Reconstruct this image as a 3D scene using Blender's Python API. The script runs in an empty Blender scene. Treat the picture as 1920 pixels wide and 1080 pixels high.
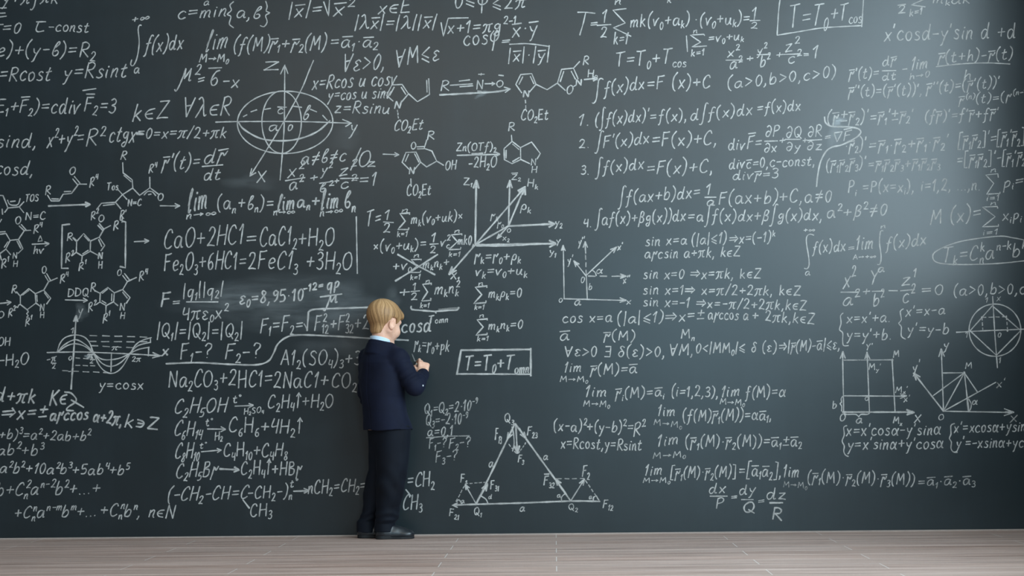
import bpy, math, random
import numpy as np
from mathutils import Vector, Matrix

# ------------------------------------------------------------------ camera, light, exposure
sc = bpy.context.scene
COL = sc.collection
FPX = 2980.0                      # focal length in pixels of the 1920 px frame
CAM = Vector((0.0, -8.0, 0.657))
YAW, PITCH, ROLL = math.radians(1.48), math.radians(4.13), 0.0111
fwd = Vector((-math.sin(YAW) * math.cos(PITCH), math.cos(YAW) * math.cos(PITCH), math.sin(PITCH)))
right = fwd.cross(Vector((0, 0, 1))).normalized()
up = right.cross(fwd)
cr, sr = math.cos(ROLL), math.sin(ROLL)
right, up = right * cr - up * sr, up * cr + right * sr
cam_d = bpy.data.cameras.new('camera')
cam_d.sensor_width = 36.0
cam_d.lens = FPX / 1920.0 * 36.0
cam = bpy.data.objects.new('camera', cam_d)
COL.objects.link(cam)
m = Matrix((right, up, -fwd)).transposed().to_4x4()
m.translation = CAM
cam.matrix_world = m
sc.camera = cam

def at(px, py, y=0.0):
    """the point of the vertical plane at depth y that stands at a pixel of the photograph"""
    d = fwd * FPX + right * (px - 960.0) + up * (540.0 - py)
    return CAM + d * ((y - CAM.y) / d.y)

sc.view_settings.view_transform = 'Standard'
sc.view_settings.look = 'None'
sc.view_settings.gamma = 1.0
sc.view_settings.exposure = 0.0
sc.view_settings.use_curve_mapping = False

world = bpy.data.worlds.new('world')
sc.world = world
world.use_nodes = True
wb = world.node_tree.nodes['Background']
wb.inputs[0].default_value = (0.80, 0.90, 1.0, 1)
wb.inputs[1].default_value = 0.14

def area(name, loc, rot, sx, sy, power, col, spread=180):
    l = bpy.data.lights.new(name, 'AREA')
    l.shape = 'RECTANGLE'; l.size = sx; l.size_y = sy
    l.energy = power; l.color = col; l.spread = math.radians(spread)
    o = bpy.data.objects.new(name, l)
    o.location = loc; o.rotation_euler = rot
    COL.objects.link(o)
    return o

WX = 2.54                                       # the side wall with the window
WY0, WY1, WZ0, WZ1 = -1.5, -7.4, 1.30, 3.95      # the window opening in it
area('window_daylight', (WX + 0.10, (WY0 + WY1) / 2, (WZ0 + WZ1) / 2), (0, math.radians(90), 0),
     WZ1 - WZ0, WY0 - WY1, 570.0, (0.71, 0.91, 1.02))
area('rear_board_fill', (1.5, -9.45, 1.8), (math.radians(90), 0, 0), 1.6, 2.7, 90.0, (0.52, 0.86, 1.05))  # added bluish panel behind the camera, brightens the middle of the board
area('room_fill', (-0.3, -7.0, 4.0), (math.radians(38), 0, math.radians(-2)), 5.6, 3.2, 140.0, (1.0, 0.91, 0.81))  # added warm fill panel overhead, lifts the room and the board's reflection

# ------------------------------------------------------------------ small helpers
def link(name, me, mat=None, parent=None):
    o = bpy.data.objects.new(name, me)
    COL.objects.link(o)
    if mat is not None:
        me.materials.append(mat)
    if parent is not None:
        o.parent = parent
        o.matrix_parent_inverse = Matrix.Translation(-Vector(parent.location))
    return o

def mesh(name, vs, fs, smooth=False):
    me = bpy.data.meshes.new(name)
    me.from_pydata([tuple(v) for v in vs], [], fs)
    me.validate()
    if smooth:
        me.polygons.foreach_set('use_smooth', [True] * len(me.polygons))
    me.update()
    return me

def boxes(name, lst):
    vs, fs = [], []
    for (x0, x1, y0, y1, z0, z1) in lst:
        b = len(vs)
        vs += [(x, y, z) for x in (x0, x1) for y in (y0, y1) for z in (z0, z1)]
        fs += [tuple(b + i for i in f) for f in ((0, 1, 3, 2), (4, 6, 7, 5), (0, 4, 5, 1), (2, 3, 7, 6), (0, 2, 6, 4), (1, 5, 7, 3))]
    return mesh(name, vs, fs)

def empty(name, loc):
    o = bpy.data.objects.new(name, None)
    o.location = loc
    o.empty_display_size = 0.1
    COL.objects.link(o)
    return o

def tag(o, label, cat, group=None):
    o['label'] = label; o['category'] = cat
    if group: o['group'] = group

class NT:
    def __init__(self, name, rough=0.5, spec=0.5):
        self.mat = bpy.data.materials.new(name)
        self.mat.use_nodes = True
        self.t = self.mat.node_tree
        self.n, self.l = self.t.nodes, self.t.links
        self.b = self.n['Principled BSDF']
        self.b.inputs['Roughness'].default_value = rough
        self.b.inputs['Specular IOR Level'].default_value = spec
    def node(self, typ, **kw):
        n = self.n.new(typ)
        for k, v in kw.items():
            if k.startswith('i_'):
                key = k[2:]
                key = int(key) if key.isdigit() else key.replace('_', ' ')
                self.put(n, key, v)
            else:
                setattr(n, k, v)
        return n
    def put(self, n, key, v):
        if isinstance(v, bpy.types.NodeSocket):
            self.l.new(v, n.inputs[key])
        else:
            n.inputs[key].default_value = v
    def coords(self, scale=(1, 1, 1), rot=(0, 0, 0), out='Object'):
        tc = self.node('ShaderNodeTexCoord')
        mp = self.node('ShaderNodeMapping')
        mp.inputs['Scale'].default_value = scale
        mp.inputs['Rotation'].default_value = rot
        self.l.new(tc.outputs[out], mp.inputs[0])
        return mp.outputs[0]
    def noise(self, vec, scale, detail=3, rough=0.5, dist=0):
        n = self.node('ShaderNodeTexNoise')
        self.l.new(vec, n.inputs['Vector'])
        n.inputs['Scale'].default_value = scale
        n.inputs['Detail'].default_value = detail
        n.inputs['Roughness'].default_value = rough
        n.inputs['Distortion'].default_value = dist
        return n.outputs['Fac']
    def math(self, op, a, b=0.0, clamp=False):
        n = self.node('ShaderNodeMath', operation=op, use_clamp=clamp)
        self.put(n, 0, a); self.put(n, 1, b)
        return n.outputs[0]
    def ramp(self, fac, stops):
        n = self.node('ShaderNodeValToRGB')
        self.l.new(fac, n.inputs[0])
        e = n.color_ramp.elements
        while len(e) < len(stops): e.new(0.5)
        for i, (p, c) in enumerate(stops):
            e[i].position = p; e[i].color = (*c, 1)
        return n.outputs[0]
    def mix(self, fac, a, b, blend='MIX'):
        n = self.node('ShaderNodeMix', data_type='RGBA', blend_type=blend)
        self.put(n, 0, fac)
        for k, v in ((6, a), (7, b)):
            self.put(n, k, v if isinstance(v, bpy.types.NodeSocket) else (*v, 1))
        return n.outputs[2]
    def color(self, c):
        self.put(self.b, 'Base Color', c if isinstance(c, bpy.types.NodeSocket) else (*c, 1))
    def bump(self, h, strength=0.3, dist=0.002):
        n = self.node('ShaderNodeBump')
        n.inputs['Strength'].default_value = strength
        n.inputs['Distance'].default_value = dist
        self.l.new(h, n.inputs['Height'])
        self.l.new(n.outputs[0], self.b.inputs['Normal'])

# ------------------------------------------------------------------ materials of the room
def mat_board():
    t = NT('painted chalkboard', 0.40, 0.5)
    cloud = t.noise(t.coords((1.0, 1, 0.7)), 1.6, 5, 0.6, 0.4)
    streak = t.noise(t.coords((9.0, 1, 0.5)), 1.3, 4, 0.6)
    wipe = t.noise(t.coords((0.8, 1, 2.4), (0, 0.5, 0)), 2.2, 5, 0.65, 0.8)
    f = t.math('ADD', t.math('MULTIPLY', cloud, 0.5), t.math('ADD', t.math('MULTIPLY', streak, 0.25), t.math('MULTIPLY', wipe, 0.25)))
    t.color(t.ramp(f, [(0.32, (0.009, 0.0150, 0.0175)), (0.5, (0.0112, 0.0185, 0.022)), (0.68, (0.016, 0.025, 0.030))]))
    fine = t.noise(t.coords((1, 1, 1)), 420, 2)
    t.bump(fine, 0.03, 0.0004)
    r = t.node('ShaderNodeMapRange'); t.l.new(f, r.inputs[0])
    r.inputs[1].default_value = 0.3; r.inputs[2].default_value = 0.7
    r.inputs[3].default_value = 0.30; r.inputs[4].default_value = 0.325
    t.l.new(r.outputs[0], t.b.inputs['Roughness'])
    return t.mat

def mat_chalk():
    t = NT('white chalk', 0.95, 0.1)
    t.color((0.53, 0.525, 0.51))
    at_ = t.node('ShaderNodeAttribute', attribute_name='chalk')
    g = t.noise(t.coords(), 330, 3, 0.7)
    g2 = t.noise(t.coords(), 55, 2)
    g = t.math('ADD', t.math('MULTIPLY', g, 1.15), t.math('MULTIPLY', g2, 0.7))
    a = t.math('MULTIPLY', at_.outputs['Fac'], g, True)
    tr = t.node('ShaderNodeBsdfTransparent')
    mx = t.node('ShaderNodeMixShader')
    t.l.new(a, mx.inputs[0]); t.l.new(tr.outputs[0], mx.inputs[1]); t.l.new(t.b.outputs[0], mx.inputs[2])
    t.l.new(mx.outputs[0], t.n['Material Output'].inputs[0])
    return t.mat

def mat_dust():
    t = NT('wiped chalk dust', 0.95, 0.1)
    t.color((0.55, 0.60, 0.62))
    at_ = t.node('ShaderNodeAttribute', attribute_name='chalk')
    g = t.noise(t.coords((1.2, 1, 7)), 5, 5, 0.65, 0.6)
    g2 = t.noise(t.coords((1.0, 1, 1.0)), 6, 3)
    g = t.math('MULTIPLY', t.math('SUBTRACT', g, 0.22, True), t.math('MULTIPLY', g2, 1.6))
    a = t.math('MULTIPLY', at_.outputs['Fac'], g, True)
    tr = t.node('ShaderNodeBsdfTransparent')
    mx = t.node('ShaderNodeMixShader')
    t.l.new(a, mx.inputs[0]); t.l.new(tr.outputs[0], mx.inputs[1]); t.l.new(t.b.outputs[0], mx.inputs[2])
    t.l.new(mx.outputs[0], t.n['Material Output'].inputs[0])
    return t.mat

def mat_floor():
    t = NT('ash laminate planks', 0.42, 0.4)
    v = t.coords()
    br = t.node('ShaderNodeTexBrick', offset=0.37, offset_frequency=2)
    t.l.new(v, br.inputs['Vector'])
    br.inputs['Color1'].default_value = (0.0, 0.0, 0.0, 1)
    br.inputs['Color2'].default_value = (1.0, 1.0, 1.0, 1)
    br.inputs['Mortar'].default_value = (0.5, 0.5, 0.5, 1)
    br.inputs['Scale'].default_value = 1.0
    br.inputs['Mortar Size'].default_value = 0.0022
    br.inputs['Mortar Smooth'].default_value = 0.2
    br.inputs['Brick Width'].default_value = 1.29
    br.inputs['Row Height'].default_value = 0.193
    grain = t.noise(t.coords((0.45, 9, 1)), 1.7, 5, 0.68, 0.15)
    fine = t.noise(t.coords((1.6, 70, 1)), 1.5, 3, 0.6)
    f = t.math('ADD', t.math('MULTIPLY', grain, 0.75), t.math('MULTIPLY', fine, 0.25))
    c = t.ramp(f, [(0.34, (0.19, 0.113, 0.084)), (0.45, (0.385, 0.256, 0.208)), (0.55, (0.52, 0.362, 0.304)), (0.66, (0.67, 0.50, 0.43))])
    c = t.mix(t.math('MULTIPLY', br.outputs['Color'], 0.16), c, (0.52, 0.46, 0.43))
    c = t.mix(t.math('MULTIPLY', br.outputs['Fac'], 0.75), c, (0.72, 0.67, 0.63))
    t.color(c)
    t.bump(f, 0.08, 0.001)
    return t.mat

def mat_plain(name, col, rough=0.8, spec=0.3, nscale=30, var=0.06):
    t = NT(name, rough, spec)
    n = t.noise(t.coords(), nscale, 4, 0.6)
    t.color(t.ramp(n, [(0.35, tuple(c * (1 - var) for c in col)), (0.65, tuple(min(1, c * (1 + var)) for c in col))]))
    return t.mat

M_BOARD, M_CHALK, M_DUST, M_FLOOR = mat_board(), mat_chalk(), mat_dust(), mat_floor()
M_WALL = mat_plain('white painted plaster', (0.60, 0.60, 0.58), 0.9, 0.2)
M_SIDE = mat_plain('dark grey painted plaster', (0.05, 0.05, 0.05), 0.9, 0.2)
M_TRIM = mat_plain('pale sealing strip', (0.36, 0.30, 0.27), 0.6)
M_FRAME = mat_plain('white window frame', (0.75, 0.75, 0.74), 0.4)

# ------------------------------------------------------------------ the room
def struct(name, me, mat):
    o = link(name, me, mat); o['kind'] = 'structure'
    return o
XL = -4.6
struct('floor', boxes('floor', [(XL, WX + 0.2, -9.5, 0.18, -0.12, 0.0)]), M_FLOOR)
struct('wall_back', boxes('wall_back', [(XL, WX + 0.2, 0.04, 0.18, 0.0, 4.2)]), M_WALL)
struct('wall_right', boxes('wall_right', [
    (WX, WX + 0.2, WY0, 0.18, 0.0, 4.2), (WX, WX + 0.2, -9.5, WY1, 0.0, 4.2),
    (WX, WX + 0.2, WY1, WY0, 0.0, WZ0), (WX, WX + 0.2, WY1, WY0, WZ1, 4.2)]), M_SIDE)
struct('ceiling', boxes('ceiling', [(XL, WX + 0.2, -9.5, 0.18, 4.2, 4.32)]), M_WALL)
fr = []
for y in (WY0, WY0 + (WY1 - WY0) / 3, WY0 + (WY1 - WY0) * 2 / 3, WY1):
    fr.append((WX + 0.0, WX + 0.06, y - 0.035, y + 0.035, WZ0, WZ1))
for z in (WZ0 + 0.035, WZ1 - 0.035):
    fr.append((WX + 0.0, WX + 0.06, WY1, WY0, z - 0.035, z + 0.035))
struct('window_1', boxes('window_1', fr), M_FRAME)
struct('trim_1', boxes('trim_1', [(XL, WX, -0.007, 0.03, 0.0, 0.006)]), M_TRIM)

board = empty('chalkboard', (0, 0, 0))
tag(board, 'wall-wide dark green-grey chalkboard covered in handwritten white formulas and diagrams', 'chalkboard')
link('writing_surface', boxes('writing_surface', [(XL, WX, 0.0, 0.035, 0.006, 4.1)]), M_BOARD, board)
# ------------------------------------------------------------------ handwriting: strokes of every sign, capital height 10, y up
# "width|stroke;stroke": a stroke is smoothed unless it begins with !
GLYPHS = {
'a': '6|4.8,5 3.2,6 1.2,4.8 .6,2 1.6,.2 3.2,.8 4.6,4 4.9,5.6 4.7,2.5 5.1,.3 6,.7',
'b': '5.4|1.4,10 .9,4 .9,.4;.9,2.5 2.6,5.7 4.4,5.2 4.7,2.6 3.4,.4 .9,.3',
'ƀ': '5|2,6 4,8.6 3.9,10.2 2.7,9.6 1.5,5.5 1.1,1.8 2.2,.1 3.9,.9 4.4,2.9 3.3,4.1 2,3.4',
'c': '5|4.4,4.9 3.2,6 1.4,5 .6,2.8 1.4,.6 3,.1 4.6,1.1',
'd': '6.2|4.6,4.6 3,6 1.2,4.8 .6,2.2 1.6,.2 3.2,.8 4.6,4.4;5.2,10 4.6,3 4.9,.4 5.9,.7',
'e': '5|1,2.9 3.8,3.6 4.2,5.2 2.8,6 1.2,4.8 .8,2.2 2,.2 4.4,1',
'f': '5|5,9.2 4.2,10.2 3,9.2 2.2,4 1.5,-1.8 .2,-3;.5,4.9 4.2,5.3',
'g': '5.4|4.4,5.3 3,6 1.3,4.9 1.2,3 2.3,2 3.8,3 4.6,5.8 4.3,0 3,-3 1.2,-2.8 .9,-1.4 3,-.2',
'h': '5|1.4,10 .7,.1;.8,2.6 2.5,5.5 3.9,5.4 3.9,2 4.4,.2',
'i': '2.4|1.3,5.8 .9,2 1.2,.2;1.6,7.6 1.7,8.2',
'k': '5|1.5,10 .7,0;!4.2,6 1.1,2.7;!1.9,3.5 4.5,0',
'l': '3|.3,7.2 1.6,9 2.4,10.3;2.4,10.3 1.6,5 .9,0',
'ℓ': '3.6|.6,3 2.6,7.5 3.4,10.3 2.6,10.2 1.6,6 .9,.4 1.4,-.2 2.4,1',
'm': '7|1,5.8 .6,.1;.8,3 2.4,5.7 3.3,5.1 2.9,.1;3.1,3 4.9,5.7 6,5 5.6,1 6.3,.2',
'n': '4.8|1,5.8 .6,.1;.8,3 2.6,5.8 3.8,5.2 3.5,1.2 4.3,.2',
'o': '5|2.6,6 1,4.8 .6,2.6 1.6,.3 3.4,.5 4.4,2.8 3.8,5.2 2.4,6',
'p': '5.2|1.6,6 .7,-3.4;1.3,4.4 3,6.2 4.6,5 4,2.2 2.2,1 1,1.6',
'q': '5.4|4.4,5.3 3,6.1 1.2,4.8 .7,2.4 1.7,.5 3.2,1.2 4.6,5.4;4.7,6 4.1,0 3.7,-3.6',
'r': '4.8|1.5,6.4 1,2 .4,-2.6;1.1,3.4 2.1,5.9 2.8,5.4 3.1,4.2 3.7,4.4 4.8,6.9',
's': '4.6|4,5.2 2.8,6 1.4,5.3 1.8,3.9 3.6,2.6 3.8,1 2.4,.1 .6,.7',
't': '4.6|2.4,8.6 1.5,3 1.6,.6 2.7,.1 4,1;.4,5.6 3.9,6.2',
'u': '5.6|.8,5.8 .6,1.8 1.6,.2 3.2,1.2 4.5,5.6;4.5,5.6 4.2,1.2 5.2,.3',
'v': '5|.5,5.8 1.8,.2;1.8,.2 3.2,4 4.8,6.4',
'x': '5|.8,5.8 2.4,3 4.4,.1;4.6,5.9 2.6,3 .4,-.2',
'y': '5|.6,5.8 1.4,3 2.4,2.6;4.7,6 3,1.6 1.6,-2.6 .5,-3.4',
'z': '5|.8,5.6 2.5,5.9 4.3,5.8;!4.3,5.8 .6,.3;.6,.3 2.5,.5 4.8,.2',
'A': '7|!3.6,10 .5,0;!3.6,10 6.4,0;!1.6,3.8 5.6,3.9',
'B': '6|1,9.8 .8,0;1,9.7 4,9.7 4.4,7.4 1.2,5.3 4.8,4.6 5,1.6 3,.1 .8,.1',
'C': '6|5.4,8 4.4,9.9 2.6,9.2 1,6 .7,2.6 1.8,.3 3.6,.1 5.4,1.5',
'D': '6.4|1,9.8 .9,.1;.5,9.7 3.6,9.4 5.8,6.6 5.4,2.6 3,.3 .6,.1',
'E': '5.6|1,9.8 .8,.1;.9,9.8 3,9.8 5.2,10;1,5.3 4.4,5.6;.7,.1 3,.2 5.3,.4',
'F': '5.6|1.2,9.7 .9,5 .6,0;1,9.6 3.4,9.7 5.4,10.1;1,5.3 4.4,5.7',
'H': '6.6|1,10 .7,0;5.9,10 5.6,0;.8,4.9 5.9,5.3',
'K': '6|1,10 .8,0;!5.4,10 1,4.8;!2,5.4 5.6,0',
'L': '5|1,10 .8,.2 4.6,.1',
'M': '8|.7,0 1.7,9.8;1.7,9.8 3.5,3.4;3.5,3.4 6.4,9.9;6.4,9.9 7.2,0',
'ℳ': '8|-.2,-2.6 .6,-3.6 1.6,-1 2.8,5 3.4,9.6;3.4,9.6 3.9,3.6;3.9,3.6 6.4,9.4;6.4,9.4 6.3,2.4 7.4,2.6',
'N': '6.6|.8,0 1.2,9.8;1.2,9.8 5.6,.2;5.6,.2 5.9,10',
'O': '6.8|3.6,9.9 1.6,8.4 .6,4.8 1.6,.8 3.6,.1 5.6,2.2 6.2,5.8 5.2,9 3.4,9.9',
'P': '5.8|1.4,9.8 .7,0;1.2,9.2 3.4,10 5.2,8.4 4.4,5.6 1.2,4.6',
'Q': '6.8|3.4,9.9 1.4,8 .7,4.6 1.8,.9 3.6,.4 5.6,2.6 5.9,6.4 4.8,9.4 3.2,9.8;3.2,3 4.8,1 6.6,-1.2',
'R': '6|1.3,9.8 .7,0;1.1,9.3 3.4,10 5.2,8.4 4.3,5.8 1.3,4.8;1.8,4.8 4,2 5.7,0',
'S': '6|5.2,8.4 3.8,9.9 1.7,9.2 1.4,7 4.4,4.4 5.1,2 3.4,.1 .7,1',
'T': '6.4|.3,9.6 3,9.7 6.2,10.1;3.2,9.7 2.7,5 2.3,0',
'V': '6|.5,10 2.4,.2;2.4,.2 5.6,10',
'X': '6|.8,9.8 5.4,.2;5.6,10 .5,0',
'Y': '6|.6,9.8 2.9,5;5.5,10 2.9,5 1.8,0',
'Z': '6.4|.8,9.6 3,9.8 5.8,9.7;!5.8,9.7 .6,.4;.6,.4 3,.6 6.2,.3',
'0': '5|2.8,9.4 1.2,7.4 .7,4 1.7,.3 3.2,.5 4.4,4 4.2,7.8 2.6,9.5',
'1': '3.4|.4,6.8 2.4,9.8;2.5,9.8 2,5 1.7,0',
'2': '5.4|.7,7.6 1.8,9.6 3.8,9.3 4.2,7 2.4,3 .5,.4;.5,.4 2.6,.7 5.1,.2',
'3': '5|.8,8.8 2.6,9.8 4.2,8.4 3.6,6.2 1.8,5.3 4,4.6 4.4,1.8 2.6,.1 .5,1',
'4': '5.2|1.6,9.8 .8,4.6 4.6,5;4.6,9.4 4.2,0',
'5': '5|1.2,9.2 .9,5.2 3.2,5.7 4.4,3.6 3.4,.7 .5,.4;1.2,9.4 4.8,9.8',
'6': '5|4.1,9.4 2,8 .8,3.4 1.7,.3 3.6,.6 4.2,3 2.8,4.8 1,3.2',
'8': '5|4,8.6 2.4,9.8 1.1,8 3.6,4 4.2,1.8 2.6,.1 .9,1.4 2,4.4 4.1,7.4 4,8.6',
'9': '5|4.2,8 2.6,9.6 1,7.8 1.8,5.4 3.8,6.4 4.3,8.6 3.9,3 2,.1',
'+': '6|!.6,4.2 5.5,4.5;!3.1,7 2.9,1.6',
'-': '5|.6,4.2 4.5,4.4',
'=': '6|.7,5.5 5.3,5.8;.6,3.1 5.2,3.4',
'(': '3.6|3.3,11.2 1.2,8 .7,3.6 1.6,-.4 2.8,-2',
')': '3.6|.5,11.2 2.6,8 2.8,3.6 1.8,0 .5,-2',
'[': '4|!3.6,11.3 1,11 .8,-2 3.4,-2.1',
']': '4|!.5,11.3 3,11 3.1,-2 .6,-2.1',
'|': '2.6|1.4,11 1.2,5 1.1,-1.6',
'/': '4.6|!4.4,10.6 .3,-.6',
',': '2.6|1.4,.9 1.2,-.8 .5,-2.2',
'.': '2.2|1,.1 1.3,.5',
'·': '3|1.3,4.2 1.8,4.6',
'×': '5|!.8,6 4.2,2.2;!4.1,6.2 .9,2',
'→': '8|.4,4.2 4,4.3 7.4,4.3;!5.4,6 7.4,4.3 5.3,2.5',
'⇒': '9|!.4,5.6 7,5.7;!.4,3.2 7,3.3;!5.8,7.8 8.4,4.6 5.6,1.4',
'↑': '4.4|2.2,10.8 2.1,0;!.6,8 2.2,10.8 3.9,8',
'∞': '9|4.5,3.4 2.4,1.6 .7,3 2,5 4.5,3.4 6.6,1.8 8.4,3.2 7,5 4.5,3.4',
'∈': '5.4|4.9,6.2 2,5.6 .7,3.4 2,1 4.9,.7;.9,3.4 4.2,3.5',
'∋': '5.4|.5,6.2 3.4,5.6 4.7,3.4 3.4,1 .5,.7;1.2,3.4 4.5,3.5',
'∀': '6.6|!.5,10 2.8,-.4;!2.8,-.4 6.1,10;!1.6,5.6 4.7,5.9',
'∃': '5.6|!.6,9.7 4.6,9.8 4.7,.1 .5,.1;!1.2,5 4.6,5',
'≤': '6.4|!5.7,8.6 .8,5 5.5,2.4;!.9,2.6 5.6,-.2',
'<': '6|!5.2,7.8 .8,4.4 5.1,1.2',
'>': '6|!.8,7.8 5.1,4.6 .7,1',
'≠': '6|.7,5.6 5.3,5.9;.6,3 5.2,3.3;!4.4,9 1.8,-.6',
'±': '6|!.6,6 5.5,6.2;!3.1,8.8 2.9,3.6;!.6,1 5.6,1.2',
'∫': '5|5.2,13 4.2,14 3.1,12.6 2.7,6 2.3,-1.6 1.2,-4.4 .1,-4',
'∂': '5.6|1.2,8.4 2.8,9.9 4.7,7.6 4.5,3.4 2.8,.3 1,1.4 1,3.8 2.8,5 4.6,4',
'∇': '6.4|!.5,9.6 6,9.8 3.1,0 .5,9.6',
'π': '6.6|.3,5.2 1.4,6.4 3.6,6.2 6.6,6.8;2.6,6.2 2,1.6 .3,-.8;4.7,6.4 4.2,1.6 4.7,.2 5.8,.8',
'φ': '6.6|2.2,8.6 .7,6 1,2.6 3,1.3 5.4,3 5.8,6.6 4.4,8.6 3.3,6.6 3,1 2.6,-5',
'ε': '5|4.4,5.2 2.8,6.3 1.1,5.2 2.7,3.4 .8,1.8 2,.1 4.5,.9',
'δ': '5.4|4.8,8.6 3,9.8 1.7,8.2 4.2,4.4 3.8,1 2,.1 .7,2.2 1.7,4.7 3.6,5',
'α': '6.4|5.6,6 4.4,2.4 2.2,.1 .7,2 1.3,5 3,6 4.4,3.4 5.2,.3 6.1,.4',
'β': '5.6|.5,-3.4 1.2,2 1.7,8 3,9.9 4.6,8.6 3.9,6 2.3,5 4.5,4 4.2,1 2.4,.1 1.2,1',
'λ': '6.4|.6,8.6 2,10 3.2,8 4.2,3 5.2,.2 6.2,1;3.5,6 2,2.4 .4,-.4',
'ρ': '5|.4,-3.6 1.4,3 3,6.2 4.7,5 4.2,1.8 2.6,.6 1.2,1.6',
'μ': '6|1.4,5.8 .5,-3;1,2 2,.3 3.6,1.4 4.7,5.8;4.7,5.8 4.6,1 5.6,.4',
'τ': '5.4|.4,9.6 3,9.8 5,9.7;1.6,9.6 1.1,3 2.2,.6 5.2,1.6',
'Δ': '6.4|!3.2,9.4 .5,.2 6,.3 3.2,9.4',
'°': '3|1.5,9.8 .6,8.9 1.4,7.9 2.4,8.9 1.5,9.8',
"'": '2|!1.3,10.4 .7,7.8',
'?': '5|.7,8 2,9.9 4.4,9 4.2,6.6 2.4,4.6 2.3,2.4;2.2,.2 2.4,.5',
'Σ': '7|!6.3,11.4 6.4,12.6 .6,12.2 4.2,5.6 .4,-1.4 6.4,-1.2 6.5,.4',
' ': '3.4|',
}
FONT = {}
for ch, s in GLYPHS.items():
    w, body = s.split('|')
    st = []
    for q in body.split(';'):
        q = q.strip()
        if not q: continue
        sharp = q.startswith('!')
        st.append((sharp, [tuple(float(v) for v in p.split(',')) for p in q.lstrip('!').split()]))
    FONT[ch] = (float(w), st)

rng = random.Random(7)

def smooth(pts, step=2.6):
    """Catmull-Rom through the points, sampled about every step pixels"""
    if len(pts) < 3:
        return straight(pts, step)
    P = [np.array(p, float) for p in pts]
    closed = np.hypot(*(P[0] - P[-1])) < 1e-6
    if closed:
        P = [P[-2]] + P + [P[1]]
    else:
        P = [2 * P[0] - P[1]] + P + [2 * P[-1] - P[-2]]
    out = []
    for i in range(1, len(P) - 2):
        a, b, c, d = P[i - 1], P[i], P[i + 1], P[i + 2]
        n = max(2, int(np.hypot(*(c - b)) / step) + 1)
        for k in range(n):
            t = k / n
            out.append(0.5 * (2 * b + (c - a) * t + (2 * a - 5 * b + 4 * c - d) * t * t + (3 * b - a - 3 * c + d) * t ** 3))
    out.append(P[-2])
    return out

def straight(pts, step=5.0):
    out = []
    for (a, b) in zip(pts[:-1], pts[1:]):
        a, b = np.array(a, float), np.array(b, float)
        n = max(1, int(np.hypot(*(b - a)) / step))
        for k in range(n):
            out.append(a + (b - a) * k / n)
    out.append(np.array(pts[-1], float))
    return out

class Chalk:
    """gathers chalk strokes given on the board as the photograph shows it, and links them as one mesh"""
    def __init__(self):
        self.v, self.f, self.d, self.k = [], [], [], 0
    def ribbon(self, pts, w, ink):
        if len(pts) < 2: return
        w = w * (.78 if w > 2.4 else .80); ink = ink * .93
        P = np.array(pts)
        keep = [0]
        for i in range(1, len(P)):
            if np.hypot(*(P[i] - P[keep[-1]])) > 0.25: keep.append(i)
        P = P[keep]
        if len(P) < 2: return
        T = np.gradient(P, axis=0)
        T /= np.maximum(np.hypot(T[:, 0], T[:, 1]), 1e-6)[:, None]
        P = np.vstack([P[:1] - T[:1] * w * 0.5, P, P[-1:] + T[-1:] * w * 0.5])
        T = np.vstack([T[:1], T, T[-1:]])
        N = np.stack([-T[:, 1], T[:, 0]], 1)
        n = len(P)
        Chalk.count = getattr(Chalk, 'count', 0) + 1
        off = -0.0006 - 0.00003 * (Chalk.count % 40)
        base = len(self.v)
        ph = rng.uniform(0, 6.28)
        for i in range(n):
            end = i in (0, n - 1)
            hw = w * (0.5 if end else 0.92 + 0.14 * math.sin(ph + i * 0.9) + rng.uniform(-.06, .06))
            dn = 0.0 if end else ink * (0.86 + 0.14 * math.sin(ph * 2 + i * 0.37))
            for c, q in ((-1.0, 0.0), (-0.40, 1.0), (0.40, 1.0), (1.0, 0.0)):
                p = P[i] + N[i] * hw * c
                o = at(p[0], p[1], off)
                self.v.append((o.x, o.y, o.z)); self.d.append(dn * q)
        for i in range(n - 1):
            for c in range(3):
                a = base + i * 4 + c
                self.f.append((a, a + 1, a + 5, a + 4))
    def link(self, name, label=None):
        me = mesh(name, self.v, self.f)
        if len(me.vertices) == len(self.d):
            me.attributes.new('chalk', 'FLOAT', 'POINT').data.foreach_set('value', self.d)
        o = link(name, me, M_CHALK, board)
        if label: o['label'] = label
        return o

cur = None
parts = []
def F(label, name='chalk_formula'):
    """begin the next written item"""
    global cur
    cur = Chalk()
    if name == 'chalk_formula':
        for key, kind in (('limit', 'limit_formula'), ('deriv', 'derivative_formula'), ('diverg', 'derivative_formula'), ('vector product', 'derivative_formula'),
                          ('integra', 'integral_formula'), ('boxed', 'boxed_formula'), ('brace', 'equation_system'), ('arrow', 'reaction_arrow'), ('line', 'chalk_line')):
            if key in label and not label.startswith('cut-off'):
                name = kind; break
    parts.append((cur, name, label))
W_DEF = 2.15
def L(*pts, w=W_DEF, ink=0.95):
    pts = [(x + rng.uniform(-.35, .35), y + rng.uniform(-.35, .35)) for x, y in pts]
    cur.ribbon(straight(pts), w, ink)
def C(*pts, w=W_DEF, ink=0.95):
    cur.ribbon(smooth(list(pts), 4.0), w, ink)
def D(a, b, n, w=2.0, ink=0.75):
    """a dashed line of n dashes"""
    a, b = np.array(a, float), np.array(b, float)
    for i in range(n):
        L(tuple(a + (b - a) * (i / (n - .4))), tuple(a + (b - a) * ((i + .6) / (n - .4))), w=w, ink=ink)
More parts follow.
